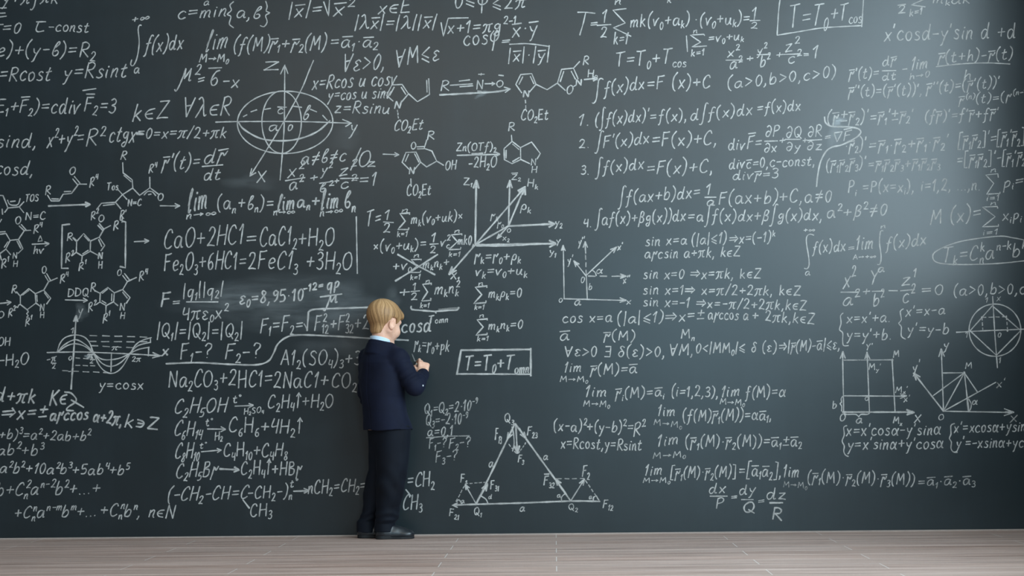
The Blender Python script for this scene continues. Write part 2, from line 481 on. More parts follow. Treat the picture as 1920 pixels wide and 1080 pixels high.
def A(a, b, h=8, w=W_DEF, ink=0.95, solid=False):
    """an arrow from a to b"""
    a, b = np.array(a, float), np.array(b, float)
    t = (b - a) / np.hypot(*(b - a)); n = np.array((-t[1], t[0]))
    L(tuple(a), tuple(b), w=w, ink=ink)
    k = 0.36 if solid else 0.5
    L(tuple(b - t * h + n * h * k), tuple(b), w=w, ink=ink)
    L(tuple(b - t * h - n * h * k), tuple(b), w=w, ink=ink)
    if solid:
        L(tuple(b - t * h * .9), tuple(b - t * h * .2), w=w * 1.7, ink=ink)
def DOT(x, y, r=2.6):
    L((x - .8, y), (x + .8, y + .3), w=r * 1.5)
def ELL(cx, cy, rx, ry, w=W_DEF, tilt=0.0, ink=0.95):
    p = []
    for i in range(25):
        q = i / 24 * 2 * math.pi - 1.7
        p.append((cx + rx * math.cos(q) + tilt * math.sin(q), cy + ry * math.sin(q)))
    C(*p, w=w, ink=ink)

def parse(s):
    """the signs of a line of writing: (sign, level, overbar, goes back to the last sign's end)"""
    out, i, bar = [], 0, False
    while i < len(s):
        ch = s[i]
        if ch == '‾':
            bar = True; i += 1; continue
        if ch in '_^' and i + 1 < len(s):
            lv = ch
            if s[i + 1] == '{':
                j = s.index('}', i); txt = s[i + 2:j]; i = j + 1
            else:
                txt = s[i + 1]; i += 2
            stack = len(out) > 0 and out[-1][1] in '_^' and out[-1][1] != lv
            for k, c in enumerate(txt):
                out.append((c, lv, False, stack and k == 0))
            continue
        out.append((ch, 'n', bar, False)); bar = False; i += 1
    return out

LOW = set('aceghimnopqrsuvxyzπεαρμ')
def T(s, x0, y0, x1, y1, h, w=None, ink=0.95, slant=None):
    """a line of handwriting whose baseline runs from (x0,y0) to (x1,y1), capital height h"""
    if w is None:
        w = 1.78 + 0.019 * min(h, 28)
        if h < 13: w = 1.65
    if slant is None:
        slant = 0.20 if (x0 < 740 and y0 < 340) or (x0 < 330 and y0 > 735) else 0.08
    items = parse(s)
    x, pos, mark, endx = 0.0, [], 0.0, 0.0
    for (c, lv, bar, back) in items:
        gw, st = FONT[c]
        sc_ = 1.0 if lv == 'n' else 0.62
        if lv != 'n' and not pos: mark = 0.0
        if back: x = mark
        if lv != 'n' and (not pos or pos[-1][1] == 'n'): mark = x
        pos.append((c, lv, bar, x, sc_))
        x += gw * sc_ + (0.9 if lv == 'n' else 0.4)
        endx = max(endx, x)
        if back: pass
        if lv == 'n': x = endx
    tot = max(endx - 0.9, 1.0)
    sx = (x1 - x0) / tot
    u = h / 10.0
    dyx = (y1 - y0) / max(x1 - x0, 1e-6)
    for (c, lv, bar, gx, sc_) in pos:
        gw, st = FONT[c]
        vy = 0.0 if lv == 'n' else (-2.6 if lv == '_' else 5.4)
        jy, js = rng.uniform(-.35, .35), rng.uniform(.94, 1.06)
        sh = slant + rng.uniform(-.05, .05)
        def tr(p):
            yy = (p[1] * sc_ * js + vy + jy) * u
            xx = x0 + (gx + p[0] * sc_) * sx + yy * sh
            return (xx, y0 + (xx - x0) * dyx - yy)
        am = 0.16
        for sharp, pts in st:
            q = []
            for i, p in enumerate(pts):
                q.append((p[0] + rng.uniform(-am, am), p[1] + rng.uniform(-am, am)))
            if pts[0] == pts[-1]: q[-1] = q[0]
            q = [tr(p) for p in q]
            ww = w * (0.86 if lv != 'n' else 1.0)
            cur.ribbon(straight(q) if sharp else smooth(q, 1.6 if h < 14 else 2.2), ww, ink)
        if bar:
            by = 8.1 if c in LOW else 11.9
            cur.ribbon(straight([tr((-.2, by)), tr((gw + .2, by + .35))]), w, ink)
# ------------------------------------------------------------------ everything written on the board, item by item
CH = 'chemical_equation'; MO = 'molecule_drawing'; DG = 'diagram_drawing'
# --- upper left
F('cut-off line y plus pi k at the top edge'); T("y+π∫πk", 4, 7, 108, 6, 26)
F('F equals zero, tau constant'); L((-4,15),(12,14.5)); L((-4,25),(10,24)); L((-4,32),(12,30.5)); L((-2,46),(6,46)); T("=0", 3, 63, 38, 62, 22); T("τ", 63, 60, 83, 60, 20); T("-const", 89, 58, 166, 61, 20)
F('circle equation with y minus b'); T("e)+(y-ƀ)=", -6, 106, 143, 105, 27); T("R_2", 147, 108, 178, 108, 28)
F('R cos t'); T("=Rcost", -3, 152, 95, 151, 28)
F('y equals R sin t'); T("y=Rsint", 118, 148, 237, 145, 28)
F('divergence of F two equals three'); T("E_1+‾F_2)=", -8, 212, 92, 210, 25); T("cdiv", 94, 213, 148, 214, 30); T("‾F_2=3", 157, 208, 216, 212, 28); L((155,170),(180,166))
F('k in Z'); T("k∈Z", 246, 227, 315, 221, 33)
F('for all lambda in R'); T("∀λ∈R", 340, 218, 431, 217, 36)
F('sin d'); T("sind,", -8, 277, 69, 276, 26)
F('x squared plus y squared equals R squared'); T("x^2+y^2=", 87, 277, 156, 270, 30); T("R^2", 160, 275, 194, 272, 31)
F('ctg x with pi k'); T("ctgx", 203, 266, 252, 266, 32); T("=0=x=π/2+πk", 256, 259, 423, 259, 21); L((256,250),(268,251), w=4.5)
F('cos d'); T("cosd,", -10, 327, 62, 329, 25)
F('integral of f of x from a to infinity'); C((265,48),(262,47),(259,55),(261,80),(257,108),(250,123),(245,121),(247,112)); T("+∞", 246, 43, 280, 37, 14); T("f(x)dx", 270, 98, 342, 93, 29); T("a", 250, 138, 261, 138, 18)
F('c equals min of a and b'); T("c=min", 332, 36, 424, 30, 24); T("a", 381, 10, 392, 9, 12); C((438,3),(431,10),(434,19),(426,27),(433,31),(430,45),(438,52)); T("a,ƀ", 442, 33, 487, 36, 24); C((498,2),(501,12),(499,21),(506,24),(498,29),(501,41),(495,50),(488,48))
F('limit of f and r as M tends to M zero'); T("ℓim", 384, 97, 425, 89, 34); T("M→M_0", 372, 117, 428, 116, 15); T("(f(M)", 436, 97, 503, 95, 27); T("‾r_1+‾r_2", 504, 93, 568, 92, 24); T("(M)", 569, 95, 611, 92, 28); T("=‾a_1·‾a_2", 617, 89, 708, 88, 24)
F('M squared equals b minus x'); T("ℳ^2", 330, 160, 371, 157, 30); T("=", 369, 160, 383, 157, 22); T("6", 391, 161, 408, 161, 30); L((391,128),(416,127)); T("-x", 415, 163, 447, 164, 24)
F('length of x equals root of x squared'); T("|‾x|=", 539, 33, 603, 29, 26); L((607,3),(616,30),(618,-4)); T("‾x^2", 623, 29, 660, 27, 27); 
F('x in E'); T("x∈E", 707, 26, 768, 24, 26)
F('length of lambda x'); T("|λ‾x|=|λ||‾x|", 663, 54, 816, 53, 25)
F('zero to phi to two pi at the top edge'); T("0≤φ", 851, 15, 916, 12, 24); T("≤2π", 921, 20, 986, 14, 24)
F('root of x plus one'); L((827,42),(831,68),(840,34),(878,33)); T("x+1=πg^{2-1}", 838, 63, 966, 58, 24)
F('cosine of phi as a fraction'); T("cosφ", 868, 87, 936, 80, 28); T("=", 939, 84, 957, 83, 15); C((955,83),(990,82),(1030,87)); T("‾x·‾y", 959, 70, 1008, 66, 31); T("|‾x|·|‾y|", 951, 116, 1031, 113, 24)
F('for all epsilon above zero'); T("∀ε>0,", 640, 134, 721, 129, 32)
F('for all M up to epsilon'); T("∀M≤ε", 740, 126, 824, 112, 32)
F('x equals R cos u cos v'); T("x=Rcos u cosv", 584, 168, 742, 160, 28)
F('y equals cos u sin v'); T("y=cos u sinv", 614, 188, 732, 184, 22)
F('z equals R sin u'); T("z=Rsinu", 626, 212, 730, 213, 22)
F('ellipsoid with three axes', DG)
T("Z", 491, 132, 523, 131, 17); C((534,122),(533,228),(530,280),(525,338)); L((526,139),(534,122),(540,138)); C((404,229),(447,228),(560,228),(659,231)); L((642,224),(659,231),(648,237)); T("y", 655, 250, 667, 250, 28)
ELL(534.5, 229.5, 89.5, 58.5, tilt=-2); ELL(528, 229, 37, 58.5)
C((446,228),(458,243),(490,260),(530,264),(565,259),(596,246),(619,226), w=3)
for a, b in (((456,219),(463,215)),((470,210),(482,206)),((496,205),(508,203)),((520,200.5),(537,201)),((550,199),(566,201)),((582,205),(594,210)),((605,216),(614,226))): L(a, b)
C((588,113),(579,134),(565,168),(532,228),(500,281),(469,330)); L((472,316),(468,330),(480,324)); T("x", 480, 342, 499, 342, 34); T("a", 502, 246, 521, 245, 19); T("o", 538, 245, 548, 245, 19); T("c", 519, 214, 531, 213, 18); T("ƀ", 566, 225, 578, 224, 24)
F('r prime of t as a derivative'); T("‾r'(t)=", 303, 317, 373, 316, 29); T("d‾r", 380, 308, 423, 302, 27); L((379,312),(418,309)); T("dt", 380, 338, 413, 337, 23)
F('a, b and c all different'); T("a≠ƀ≠c", 563, 310, 648, 302, 25); L((677,277),(657,319)); T("O", 669, 313, 693, 311, 30); T("z", 687, 313, 704, 312, 15)
F('ellipsoid equation equal to one'); T("x^2", 538, 334, 566, 330, 24); L((535,339),(572,333)); T("a^2", 541, 358, 568, 353, 22); T("+", 580, 342, 596, 340, 18); T("y^2", 601, 328, 621, 325, 19); L((599,344),(623,340)); T("ƀ^2", 597, 361, 625, 356, 16); T("+", 626, 346, 636, 345, 14); T("z^2", 634, 331, 665, 324, 22); L((638,335),(672,334)); T("c^2", 637, 354, 668, 349, 20); T("=1", 672, 348, 706, 348, 24)
# --- molecules on the left
F('cut-off ring with Tos and nitrile groups', MO); L((0,366),(6,367),(15,390)); L((15,390),(36,388)); C((14,375),(18,383),(27,385),(34,383),(38,372)); L((19,378),(29,377)); L((36,388),(45,378)); L((36,388),(45,399)); L((15,390),(9,398)); T("TOS", 47, 378, 72, 377, 13); T("N=C", 47, 413, 86, 411, 15); L((4,392),(5,402)); L((0,417),(3,411))
F('dienone chain above an arrow', MO); T("R", 84, 366, 95, 364, 17); L((89,366),(96,377),(111,377),(118,364),(134,363),(147,345),(163,345)); L((97,373),(110,373)); L((120,359.5),(133,359)); T("O", 129, 327, 141, 327, 15); L((139,331),(150,344)); L((136,335),(145,346)); T("R^4", 167, 352, 182, 346, 17); A((91,386),(169,383), 9, w=3)
F('branched Tos intermediate', MO); T("R", 225, 300, 236, 300, 17); L((230,305),(231,324),(248,337),(249,353)); L((232,329),(246,341)); L((249,353),(229,365),(216,379),(190,381),(181,393)); L((193,385),(215,383)); T("Tos", 200, 357, 222, 356, 14); L((222,356),(238,374)); T("N=C", 239, 387, 265, 385, 13); L((249,353),(262,366),(281,352),(297,364)); L((281,352),(281,332)); T("R^4", 278, 326, 292, 322, 15); C((270,366),(277,359),(286,360),(292,367)); L((278,365),(284,364)); T("O", 295, 376, 306, 376, 13); T("R^2", 170, 413, 184, 408, 15); L((216,379),(227,392)); T("R'", 224, 413, 237, 409, 16)
A((300,386),(337,386), 9)
F('sum rule for limits'); T("ℓim", 351, 398, 388, 392, 42, w=3); T("n→∞", 348, 411, 406, 404, 15); T("(a_n+ƀ_n)=", 406, 393, 513, 392, 26); T("ℓim", 519, 395, 552, 391, 30, w=3); T("n→∞", 512, 404, 553, 402, 13); T("a_n+", 556, 389, 599, 387, 24, w=3); T("ℓim", 601, 393, 634, 390, 34, w=3.2); T("n→∞", 599, 406, 643, 400, 15); T("ƀ_n", 644, 391, 666, 391, 30, w=3)
F('CaO and hydrochloric acid reaction', CH); T("CaO+2HC1", 306, 466, 456, 458, 36); T("=", 460, 460, 482, 459, 26); T("CaC1_2", 486, 462, 556, 459, 34); T("+H_2O", 558, 462, 627, 460, 33)
F('iron oxide and hydrochloric acid reaction', CH); T("Fe_2O_3+6HC1=", 307, 509, 461, 503, 33); T("2FeC1_3 +3H_2O", 465, 505, 660, 505, 33)
F('upright dividing line'); C((668,406),(669,460),(670,513))
def ring(p): L(*(p + [p[0]]))
F('cut-off indole with a carbonyl group', MO); T("O", 28, 420, 39, 420, 14); L((36,423),(46,433)); L((40,421),(49,431)); T("R^4", 62, 439, 78, 434, 16); L((46,432),(58,432)); L((46,432),(35,449)); L((0,439),(11,438),(19,451),(34,449),(43,466),(34,475)); L((0,435),(10,434)); L((32,452),(39,466)); T("N", 23, 485, 32, 485, 12); T("H", 24, 500, 33, 500, 12); L((19,451),(11,467),(20,478)); L((15,453),(8,464)); L((11,467),(0,475)); T("R^1", 2, 504, 16, 499, 16); L((0,477),(3,488))
F('reaction arrow marked delta and h nu'); T("Δ", 70, 453, 80, 452, 11); A((60,458),(92,457), 8); T("hv", 62, 476, 82, 475, 14)
F('bracketed indole intermediate', MO); L((131,420),(117,422),(115,503),(128,503), w=2.9); L((229,415),(236,416),(235,502),(225,500), w=2.9)
T("R", 125, 452, 136, 451, 14); L((137,446),(144,452), w=4); ring([(144,452),(157,438),(170,452),(169,471),(154,480),(143,473)]); L((158,442),(167,452)); L((155,476),(166,469)); T("R^2", 122, 493, 137, 487, 16); L((143,473),(134,480)); L((154,480),(153,490)); T("R^1", 147, 509, 161, 503, 14); L((170,452),(186,445),(196,460),(189,470)); L((185,449),(191,462)); T("N", 183, 485, 192, 485, 12, w=2.6); L((169,471),(183,478)); T("H", 184, 503, 192, 503, 13); L((186,445),(195,429),(208,423)); L((186,419),(195,430)); L((183,422),(192,432)); T("O", 184, 416, 195, 416, 13); T("R^4", 212, 432, 228, 427, 17)
F('short arrow towards the iron equations'); A((251,453),(279,452), 8)
F('dihydroindole with wavy bonds', MO); A((0,569),(21,567), 8); T("O", -5, 596, 8, 596, 13); T("R", 21, 550, 31, 550, 15); L((31,547),(38,555)); ring([(38,555),(54,541),(66,551),(67,568),(51,581),(38,571)]); L((42,553),(54,544)); L((69,553),(70,566)); T("R^2", 15, 595, 28, 590, 15); C((28,578),(31,575),(33,577),(35,572),(38,571)); T("R^1", 47, 612, 59, 606, 13); C((51,581),(53,585),(50,588),(53,592),(50,595)); L((66,551),(82,544),(95,559),(87,570)); L((83,549),(91,559)); L((67,568),(75,574)); T("N", 74, 583, 83, 583, 13); T("H", 75, 596, 83, 596, 11); L((82,544),(91,528),(108,521)); L((84,516),(91,528)); L((87,513),(94,525)); T("O", 78, 512, 87, 512, 13); T("R^4", 112, 532, 127, 527, 16)
F('reaction arrow marked DDQ'); T("DDQ", 126, 556, 166, 555, 15); A((122,562),(164,563), 8)
F('finished indole product', MO); T("R", 169, 546, 179, 546, 16); L((178,545),(188,550)); ring([(188,550),(202,539),(214,549),(213,566),(199,573),(187,566)]); L((192,550),(202,542)); L((210,551),(209,564)); L((191,564),(199,569)); T("R^2", 165, 585, 179, 580, 16); L((187,566),(180,571)); L((199,573),(198,588)); T("R^1", 192, 607, 205, 600, 15); L((214,549),(230,543),(244,558),(237,569)); L((230,548),(239,559)); T("N", 224, 582, 234, 582, 13); T("H", 225, 598, 234, 598, 12); L((213,566),(221,573)); L((230,543),(239,528),(256,520)); L((230,516),(239,528)); L((233,513),(243,525)); T("O", 219, 517, 228, 516, 12); T("R^4", 260, 528, 275, 523, 17)
# --- cosine graph and the left edge
F('cosine curves on two axes', DG); A((133,730),(143,592), 11, w=3, solid=True); T("y", 146, 592, 155, 590, 20, ink=.6); C((88,661),(150,660),(230,663),(305,667)); A((270,665),(300,667), 14, solid=True); T("x", 303, 667, 316, 666, 19, w=3); T("1", 132, 625, 139, 625, 11)
C((107,661),(112,645),(122,633),(141,628),(158,632),(168,643),(175,661),(186,685),(200,698),(215,699),(230,687),(245,661),(256,645),(270,637),(284,633)); C((107,661),(120,647),(141,637),(160,646),(175,661),(190,680),(207,687),(226,680),(245,661),(259,648),(281,642)); C((109,660),(124,649),(141,644.5),(160,650),(175,662),(190,673),(207,674.5),(226,671),(245,662),(260,655),(280,651))
L((282,633),(282,643)); L((279,651),(278,668)); D((168,629),(276,632), 5); D((166,640),(276,641), 5); D((170,648),(250,652), 4); D((142,671),(178,674), 3); D((142,685),(178,686), 3); D((117,695),(205,699), 5); C((209,661),(208,697)); T("π", 209, 656, 221, 656, 9); T("-π", 87, 680, 105, 677, 12); L((96,681),(105,681)); T("2", 97, 691, 104, 691, 10); T("0", 128, 676, 135, 675, 8); T("π", 163, 671, 175, 671, 10, w=3); T("2", 168, 681, 175, 681, 8); T("2π", 247, 678, 264, 678, 9); T("-1", 127, 701, 138, 700, 10); T("y=cosx", 185, 730, 269, 730, 19)
F('OH and water at the left edge', CH); T("OH", -4, 648, 19, 648, 16); T("-H_2O", -4, 686, 53, 683, 22)
F('d plus pi k'); T("d+πk", -10, 752, 65, 757, 27, w=3)
F('K in Z with a curved Z'); T("K∈", 91, 760, 124, 758, 29, w=3); C((121,735),(133,737),(143,748),(140,755),(128,763),(125,769),(138,770), w=3); L((133,750),(157,764), w=3)
F('x equals plus or minus arccos'); T("⇒x=±", 0, 788, 88, 783, 27, w=3); T("arccos", 92, 789, 165, 786, 22, w=3.2); T("α+2π,", 173, 791, 228, 798, 24, w=3.2); T("k∋Z", 232, 800, 296, 806, 24, w=3)
F('cube of a plus b'); T("+b)^3=a^2+2ab+b^2", -3, 823, 168, 827, 19, ink=.8)
F('a b squared plus b cubed'); T("ab^2+b^3", -6, 853, 79, 854, 21, ink=.8)
F('fifth power expansion'); T("a^2b^2+10a^2b^3+5ab^4+b^5", -2, 887, 240, 891, 20)
F('binomial sum, upper line'); T("b+C_n^2a^{n-2}b^2+...+", -8, 930, 187, 926, 25, ink=.85)
F('binomial sum ending with n in N'); T("+C_n^na^{n-m}b^m+...", 25, 972, 180, 968, 23, ink=.85); T("+C_n^nb^n, n∈N", 186, 966, 326, 972, 24, ink=.9)
# --- electricity and chemistry, centre left
F('force between two charges'); T("F", 301, 576, 320, 575, 27, w=3); T("=", 322, 575, 338, 574, 17); T("|q_1||q_2|", 342, 557, 418, 553, 24); L((349,566),(409,566)); T("4πε_0x^2", 341, 600, 426, 597, 24)
F('value of epsilon zero'); T("ε_0=8,95·10", 448, 571, 569, 563, 23, w=2.9); T("-12=", 568, 548, 606, 541, 13, w=2.8); T("qp", 612, 545, 636, 540, 20, w=2.9); L((600,557),(641,551), w=3); T("ℳ", 607, 576, 634, 571, 18, w=2.9)
F('three charges of equal size'); T("|Q_1|=|Q_2|=|Q_2|", 293, 632, 455, 633, 26)
F('which force F one and F two'); T("F_1-?", 337, 673, 396, 672, 29); T("F_2-?", 421, 674, 488, 671, 29)
F('curved separating line under the force questions'); C((311,682),(370,680),(430,683),(480,684),(503,677),(513,662),(521,645),(538,632),(562,628),(620,630),(690,634),(766,638), w=3.0)
F('force as a root of squares'); T("F_1=F_2=", 487, 624, 568, 620, 28); C((570,607),(573,612),(576,620)); L((576,620),(578.5,585), w=3.2); C((578,585),(590,580),(640,578),(700,576), w=3.2); T("F^2_{12}+F^2_{32}+2F", 589, 619, 706, 617, 27)
F('cos d behind the head'); T("cosd", 752, 624, 808, 622, 26, w=2.9)
F('aluminium sulphate reaction', CH); T("A1_2", 525, 684, 563, 686, 28); T("(SO_4)_3+3", 566, 684, 676, 684, 27)
F('sodium carbonate reaction', CH); T("Na_2CO_3+2", 315, 727, 442, 723, 31); T("HC1=", 445, 728, 511, 723, 31); T("2NaC1+", 512, 727, 615, 727, 31); T("CO_2", 620, 726, 668, 728, 28)
F('ethanol losing water', CH); T("C_2H_5OH", 325, 776, 424, 773, 28); T("t°", 436, 755, 452, 755, 16); A((440,761.5),(475,760), 8); T("H_2SO_4", 457, 777, 494, 773, 11); T("C_2H_4↑+H_2O", 501, 766, 625, 763, 25)
F('hexane turning into benzene', CH); T("C_6H_{14}", 325, 817, 378, 817, 29); T("t°", 385, 799, 399, 799, 14); A((389,804),(423,805), 9); T("H_2", 402, 826, 417, 824, 15); T("C_6H_6+4H_2↑", 428, 810, 567, 813, 27)
F('octane splitting', CH); T("C_8H_{10}", 327, 859, 373, 858, 28); T("t°", 374, 841, 388, 840, 11); A((377,847),(415,844), 8); T("C_4H_{10}+C_4H_8", 418, 856, 538, 856, 26)
F('bromoethane losing hydrogen bromide', CH); T("C_2H_5Br", 329, 896, 406, 892, 27); A((412,879),(448,881), 9, w=3.3); T("C_2H_4↑+HBr", 451, 890, 565, 891, 26)
F('rubber breaking into isoprene', CH); T("(-CH_2-CH=C", 312, 940, 464, 934, 25); T("-CH_2-)_n", 463, 935, 547, 931, 24); L((455,937),(468,953), w=2.8); T("CH_3", 468, 969, 509, 967, 25); T("t°", 543, 914, 558, 912, 14); A((550,921),(579,920), 9, w=2.8); T("nCH_2=CH_2=C", 577, 927, 700, 919, 25); T("=CH_2", 763, 913, 814, 911, 27); L((761,918),(771,930)); T("CH_3", 754, 957, 791, 954, 27)
# --- molecules in the middle
F('pyrrole ester with an allyl chain', MO); L((737,190),(725,179),(735,159),(754,158),(766,176),(752,192)); L((731,179),(739,163)); L((752,163),(761,177)); T("N", 738, 204, 751, 203, 13, w=2.8); L((766,176),(783,191),(805,177),(804,147)); L((800,150),(801,173)); D((745,206),(747,222), 3); T("CO_2Et", 738, 245, 792, 243, 20)
F('nitrile oxide above a long arrow', MO); T("R", 825, 171, 842, 170, 20); L((844,160),(886,157)); L((861,152),(881,150)); L((862,163),(887,161)); T("N", 892, 168, 906, 167, 17); T("+", 895, 143, 909, 143, 8); A((909,157),(928,157), 6); T("O", 930, 163, 944, 163, 13); L((935,141),(944,142)); L((895,171),(903,171)); C((824,178),(880,175),(930,172),(956,167), w=3.2); L((945,163),(957,167),(947,173))
F('isoxazole joined to the pyrrole ester', MO); L((978,174),(967,158),(976,140),(997,138),(1005,158),(992,173)); L((973,158),(980,144)); L((994,143),(1001,157)); T("N", 980, 182, 992, 182, 12, w=2.8); L((1005,158),(1026,168),(1045,156),(1053,130),(1075,128),(1084,148)); L((1050,153),(1057,134)); L((1071,133),(1079,149)); T("R", 1092, 122, 1104, 121, 16); L((1076,127),(1087,115)); T("N", 1079, 160, 1091, 160, 12, w=2.6); T("O", 1061, 177, 1074, 176, 16); L((1045,156),(1060,170)); L((1074,163),(1080,159)); D((985,187),(986,204), 2); T("CO_2Et", 976, 226, 1028, 224, 20); T("H_2", 1101, 144, 1120, 146, 14); A((1095,149),(1120,147), 8, w=3)
F('hydroxy ketone of the pyrrole ester', MO); A((718,289),(748,290), 8); L((767,318),(754,304),(761,286),(780,285),(789,304),(777,318)); L((760,303),(766,289)); L((777,288),(786,304)); T("N", 766, 326, 777, 326, 12, w=2.6); L((789,304),(800,313),(819,302),(810,283),(795,278),(800,262)); T("O", 770, 280, 780, 280, 13); L((781,275),(796,275)); L((782,279),(797,279)); T("R", 800, 262, 815, 261, 16); L((819,302),(832,310)); T("OH", 834, 319, 855, 318, 17); L((770,335),(771,346)); T("CO_2Et", 762, 367, 808, 365, 20)
F('zinc triflate reaction arrow', CH); T("Zn(OTf)_2", 855, 284, 930, 282, 15); A((857,291),(937,289), 9, w=2.6); L((885,289),(905,288), w=4.5); T("-2H_2O", 877, 315, 931, 313, 20)
F('indoline product', MO); ring([(945,279),(960,265),(976,277),(976,299),(960,307),(946,299)]); L((949,281),(949,297)); L((961,270),(973,280)); L((961,303),(974,295)); T("R", 952, 246, 965, 245, 15); L((959,253),(960,265)); L((976,277),(997,266),(1013,288),(1007,298)); T("N", 995, 310, 1005, 310, 12); T("H", 996, 324, 1007, 324, 12); L((976,299),(993,307))
# --- kinetic energy, centre
F('kinetic energy sum, first line'); T("T=", 686, 426, 714, 420, 28); T("1", 720, 412, 731, 412, 18); L((719,416),(738,417)); T("2", 718, 436, 732, 435, 17); T("Σ", 745, 427, 768, 427, 22, w=2.7); T("n", 752, 399, 766, 398, 10); T("k=1", 744, 444, 764, 443, 10); T("m_k(v_0+uk)×", 770, 420, 867, 413, 19)
F('kinetic energy sum, second line'); T("×(v_0+u_k)=", 699, 472, 799, 466, 20); T("1", 808, 455, 818, 454, 19); L((806,458),(822,457)); T("2", 806, 475, 817, 474, 13); T("v_c^2", 824, 463, 843, 461, 18); T("Σ", 841, 465, 866, 464, 21, w=2.6); T("n", 851, 437, 863, 436, 9); T("k=1", 841, 482, 863, 481, 10); T("mk0,", 858, 459, 889, 459, 18)
F('crossed-out momentum sum'); T("+v_0", 735, 507, 771, 506, 19); T("Σ", 767, 508, 790, 508, 17); T("n", 775, 483, 787, 482, 9); T("k=1", 769, 525, 788, 524, 10); T("m_kn_k+", 792, 504, 842, 499, 17); L((745,477),(780,497),(816,515), w=3); L((821,477),(780,503),(741,527), w=3)
F('half sum of squared speeds with a brace'); T("+", 747, 557, 769, 556, 20); T("1", 773, 544, 781, 544, 14); L((770,547),(787,545)); T("2", 770, 563, 783, 562, 13); T("Σ", 789, 561, 809, 560, 22, w=2.6); T("n", 797, 531, 807, 530, 8); T("k=1", 787, 578, 805, 577, 10); T("m_kn_k^2", 814, 552, 860, 550, 21); C((771,574),(772,580),(790,582),(815,584), w=3); C((815,584),(840,582),(857,581),(860,576), w=3); L((815,584),(818,587), w=3); L((822,580),(862,577), ink=.35, w=3); T("T", 803, 606, 814, 605, 14); T("omn", 815, 607, 840, 604, 12)
F('two frames of reference with vectors', DG); A((891,459),(893,338), 15, w=3.4, solid=True); T("Z_1", 868, 347, 885, 347, 13); A((891,459),(1042,457), 12, w=3.6); C((893,461),(950,461),(1000,458), w=2.6); T("y_1", 1030, 477, 1042, 480, 14); A((891,459),(842,515), 15, w=3, solid=True); T("X_1", 844, 523, 861, 524, 13)
A((953,424),(956,338), 14, w=2.8, solid=True); T("‾Z_2", 958, 337, 976, 337, 10); A((953,424),(1040,420), 11, w=3.4); T("y_2", 1040, 424, 1054, 424, 15); A((953,424),(932,447), 9, w=2.6, solid=True); T("x_2", 942, 451, 955, 451, 11); L((891,459),(953,424), w=3); A((891,459),(985,350), 15, w=3, solid=True); A((953,424),(984,351), 13, w=3); T("H_k", 988, 349, 1008, 352, 14); T("ρ_k", 975, 393, 995, 396, 17); T("r_k", 919, 411, 934, 412, 14); T("r_0", 932, 425, 944, 425, 12); T("0", 950, 436, 958, 436, 8)
F('r k equals r zero plus rho k'); T("r_k=r_0+ρ_k", 889, 490, 976, 489, 20)
F('v k equals v zero plus u k'); T("v_k=v_0+u_k", 890, 517, 988, 515, 19)
F('sum of m rho equals zero'); T("Σ", 887, 566, 913, 565, 22, w=2.7); T("n", 896, 536, 907, 535, 9); T("k=1", 889, 581, 908, 580, 9); T("m_kρ_k=0", 915, 558, 978, 557, 18)
F('sum of m n equals zero'); T("Σ", 891, 626, 915, 625, 22, w=2.7); T("n", 898, 596, 908, 595, 9); T("k=1", 894, 640, 916, 639, 9); T("m_kn_k=0", 915, 618, 980, 616, 18)
F('r k equals r zero plus p k beside the hand'); T("r_k=r_0+pk", 776, 654, 842, 660, 22, w=2.1, ink=.8)
F('thin start of the letter V by the chalk tip'); L((773,664),(778,677), w=1.6, ink=.5); L((778,677),(783,676), w=1.6, ink=.5)
F('boxed energy theorem in the middle'); L((864,657),(996,655), w=3.4); L((995,653),(995,705), w=3.4); L((995,702),(857,701), w=2.9); L((857,702),(864,657), w=3.8); T("T=T_0+T_{omn}", 871, 694, 991, 692, 28, w=2.8)
F('rotated axes with angle alpha', DG); A((1058,561),(1056,460), 10, solid=True); T("Y", 1042, 461, 1051, 460, 12); A((1058,560),(1174,563), 12, solid=True); T("0", 1047, 567, 1055, 567, 8); T("a", 1076, 573, 1089, 572, 15); T("x", 1174, 571, 1183, 570, 12); L((1101,560),(1099,517)); T("0", 1088, 531, 1096, 530, 12); A((1098,475),(1097,453), 11, solid=True); D((1099,515),(1098,478), 3, w=2.4); T("y''", 1084, 461, 1096, 458, 14); A((1099,517),(1156,463), 12, solid=True); T("x'", 1157, 469, 1168, 467, 13); A((1099,517),(1076,489), 11, solid=True); T("y'", 1064, 495, 1074, 493, 14); D((1103,517.5),(1160,518), 3, w=2.4); A((1156,518),(1174,518), 11, solid=True); T("x''", 1168, 532, 1180, 529, 13); C((1111,507),(1116,511),(1118,517)); T("α", 1117, 513, 1130, 512, 12); T("b", 1103, 544, 1110, 543, 12)
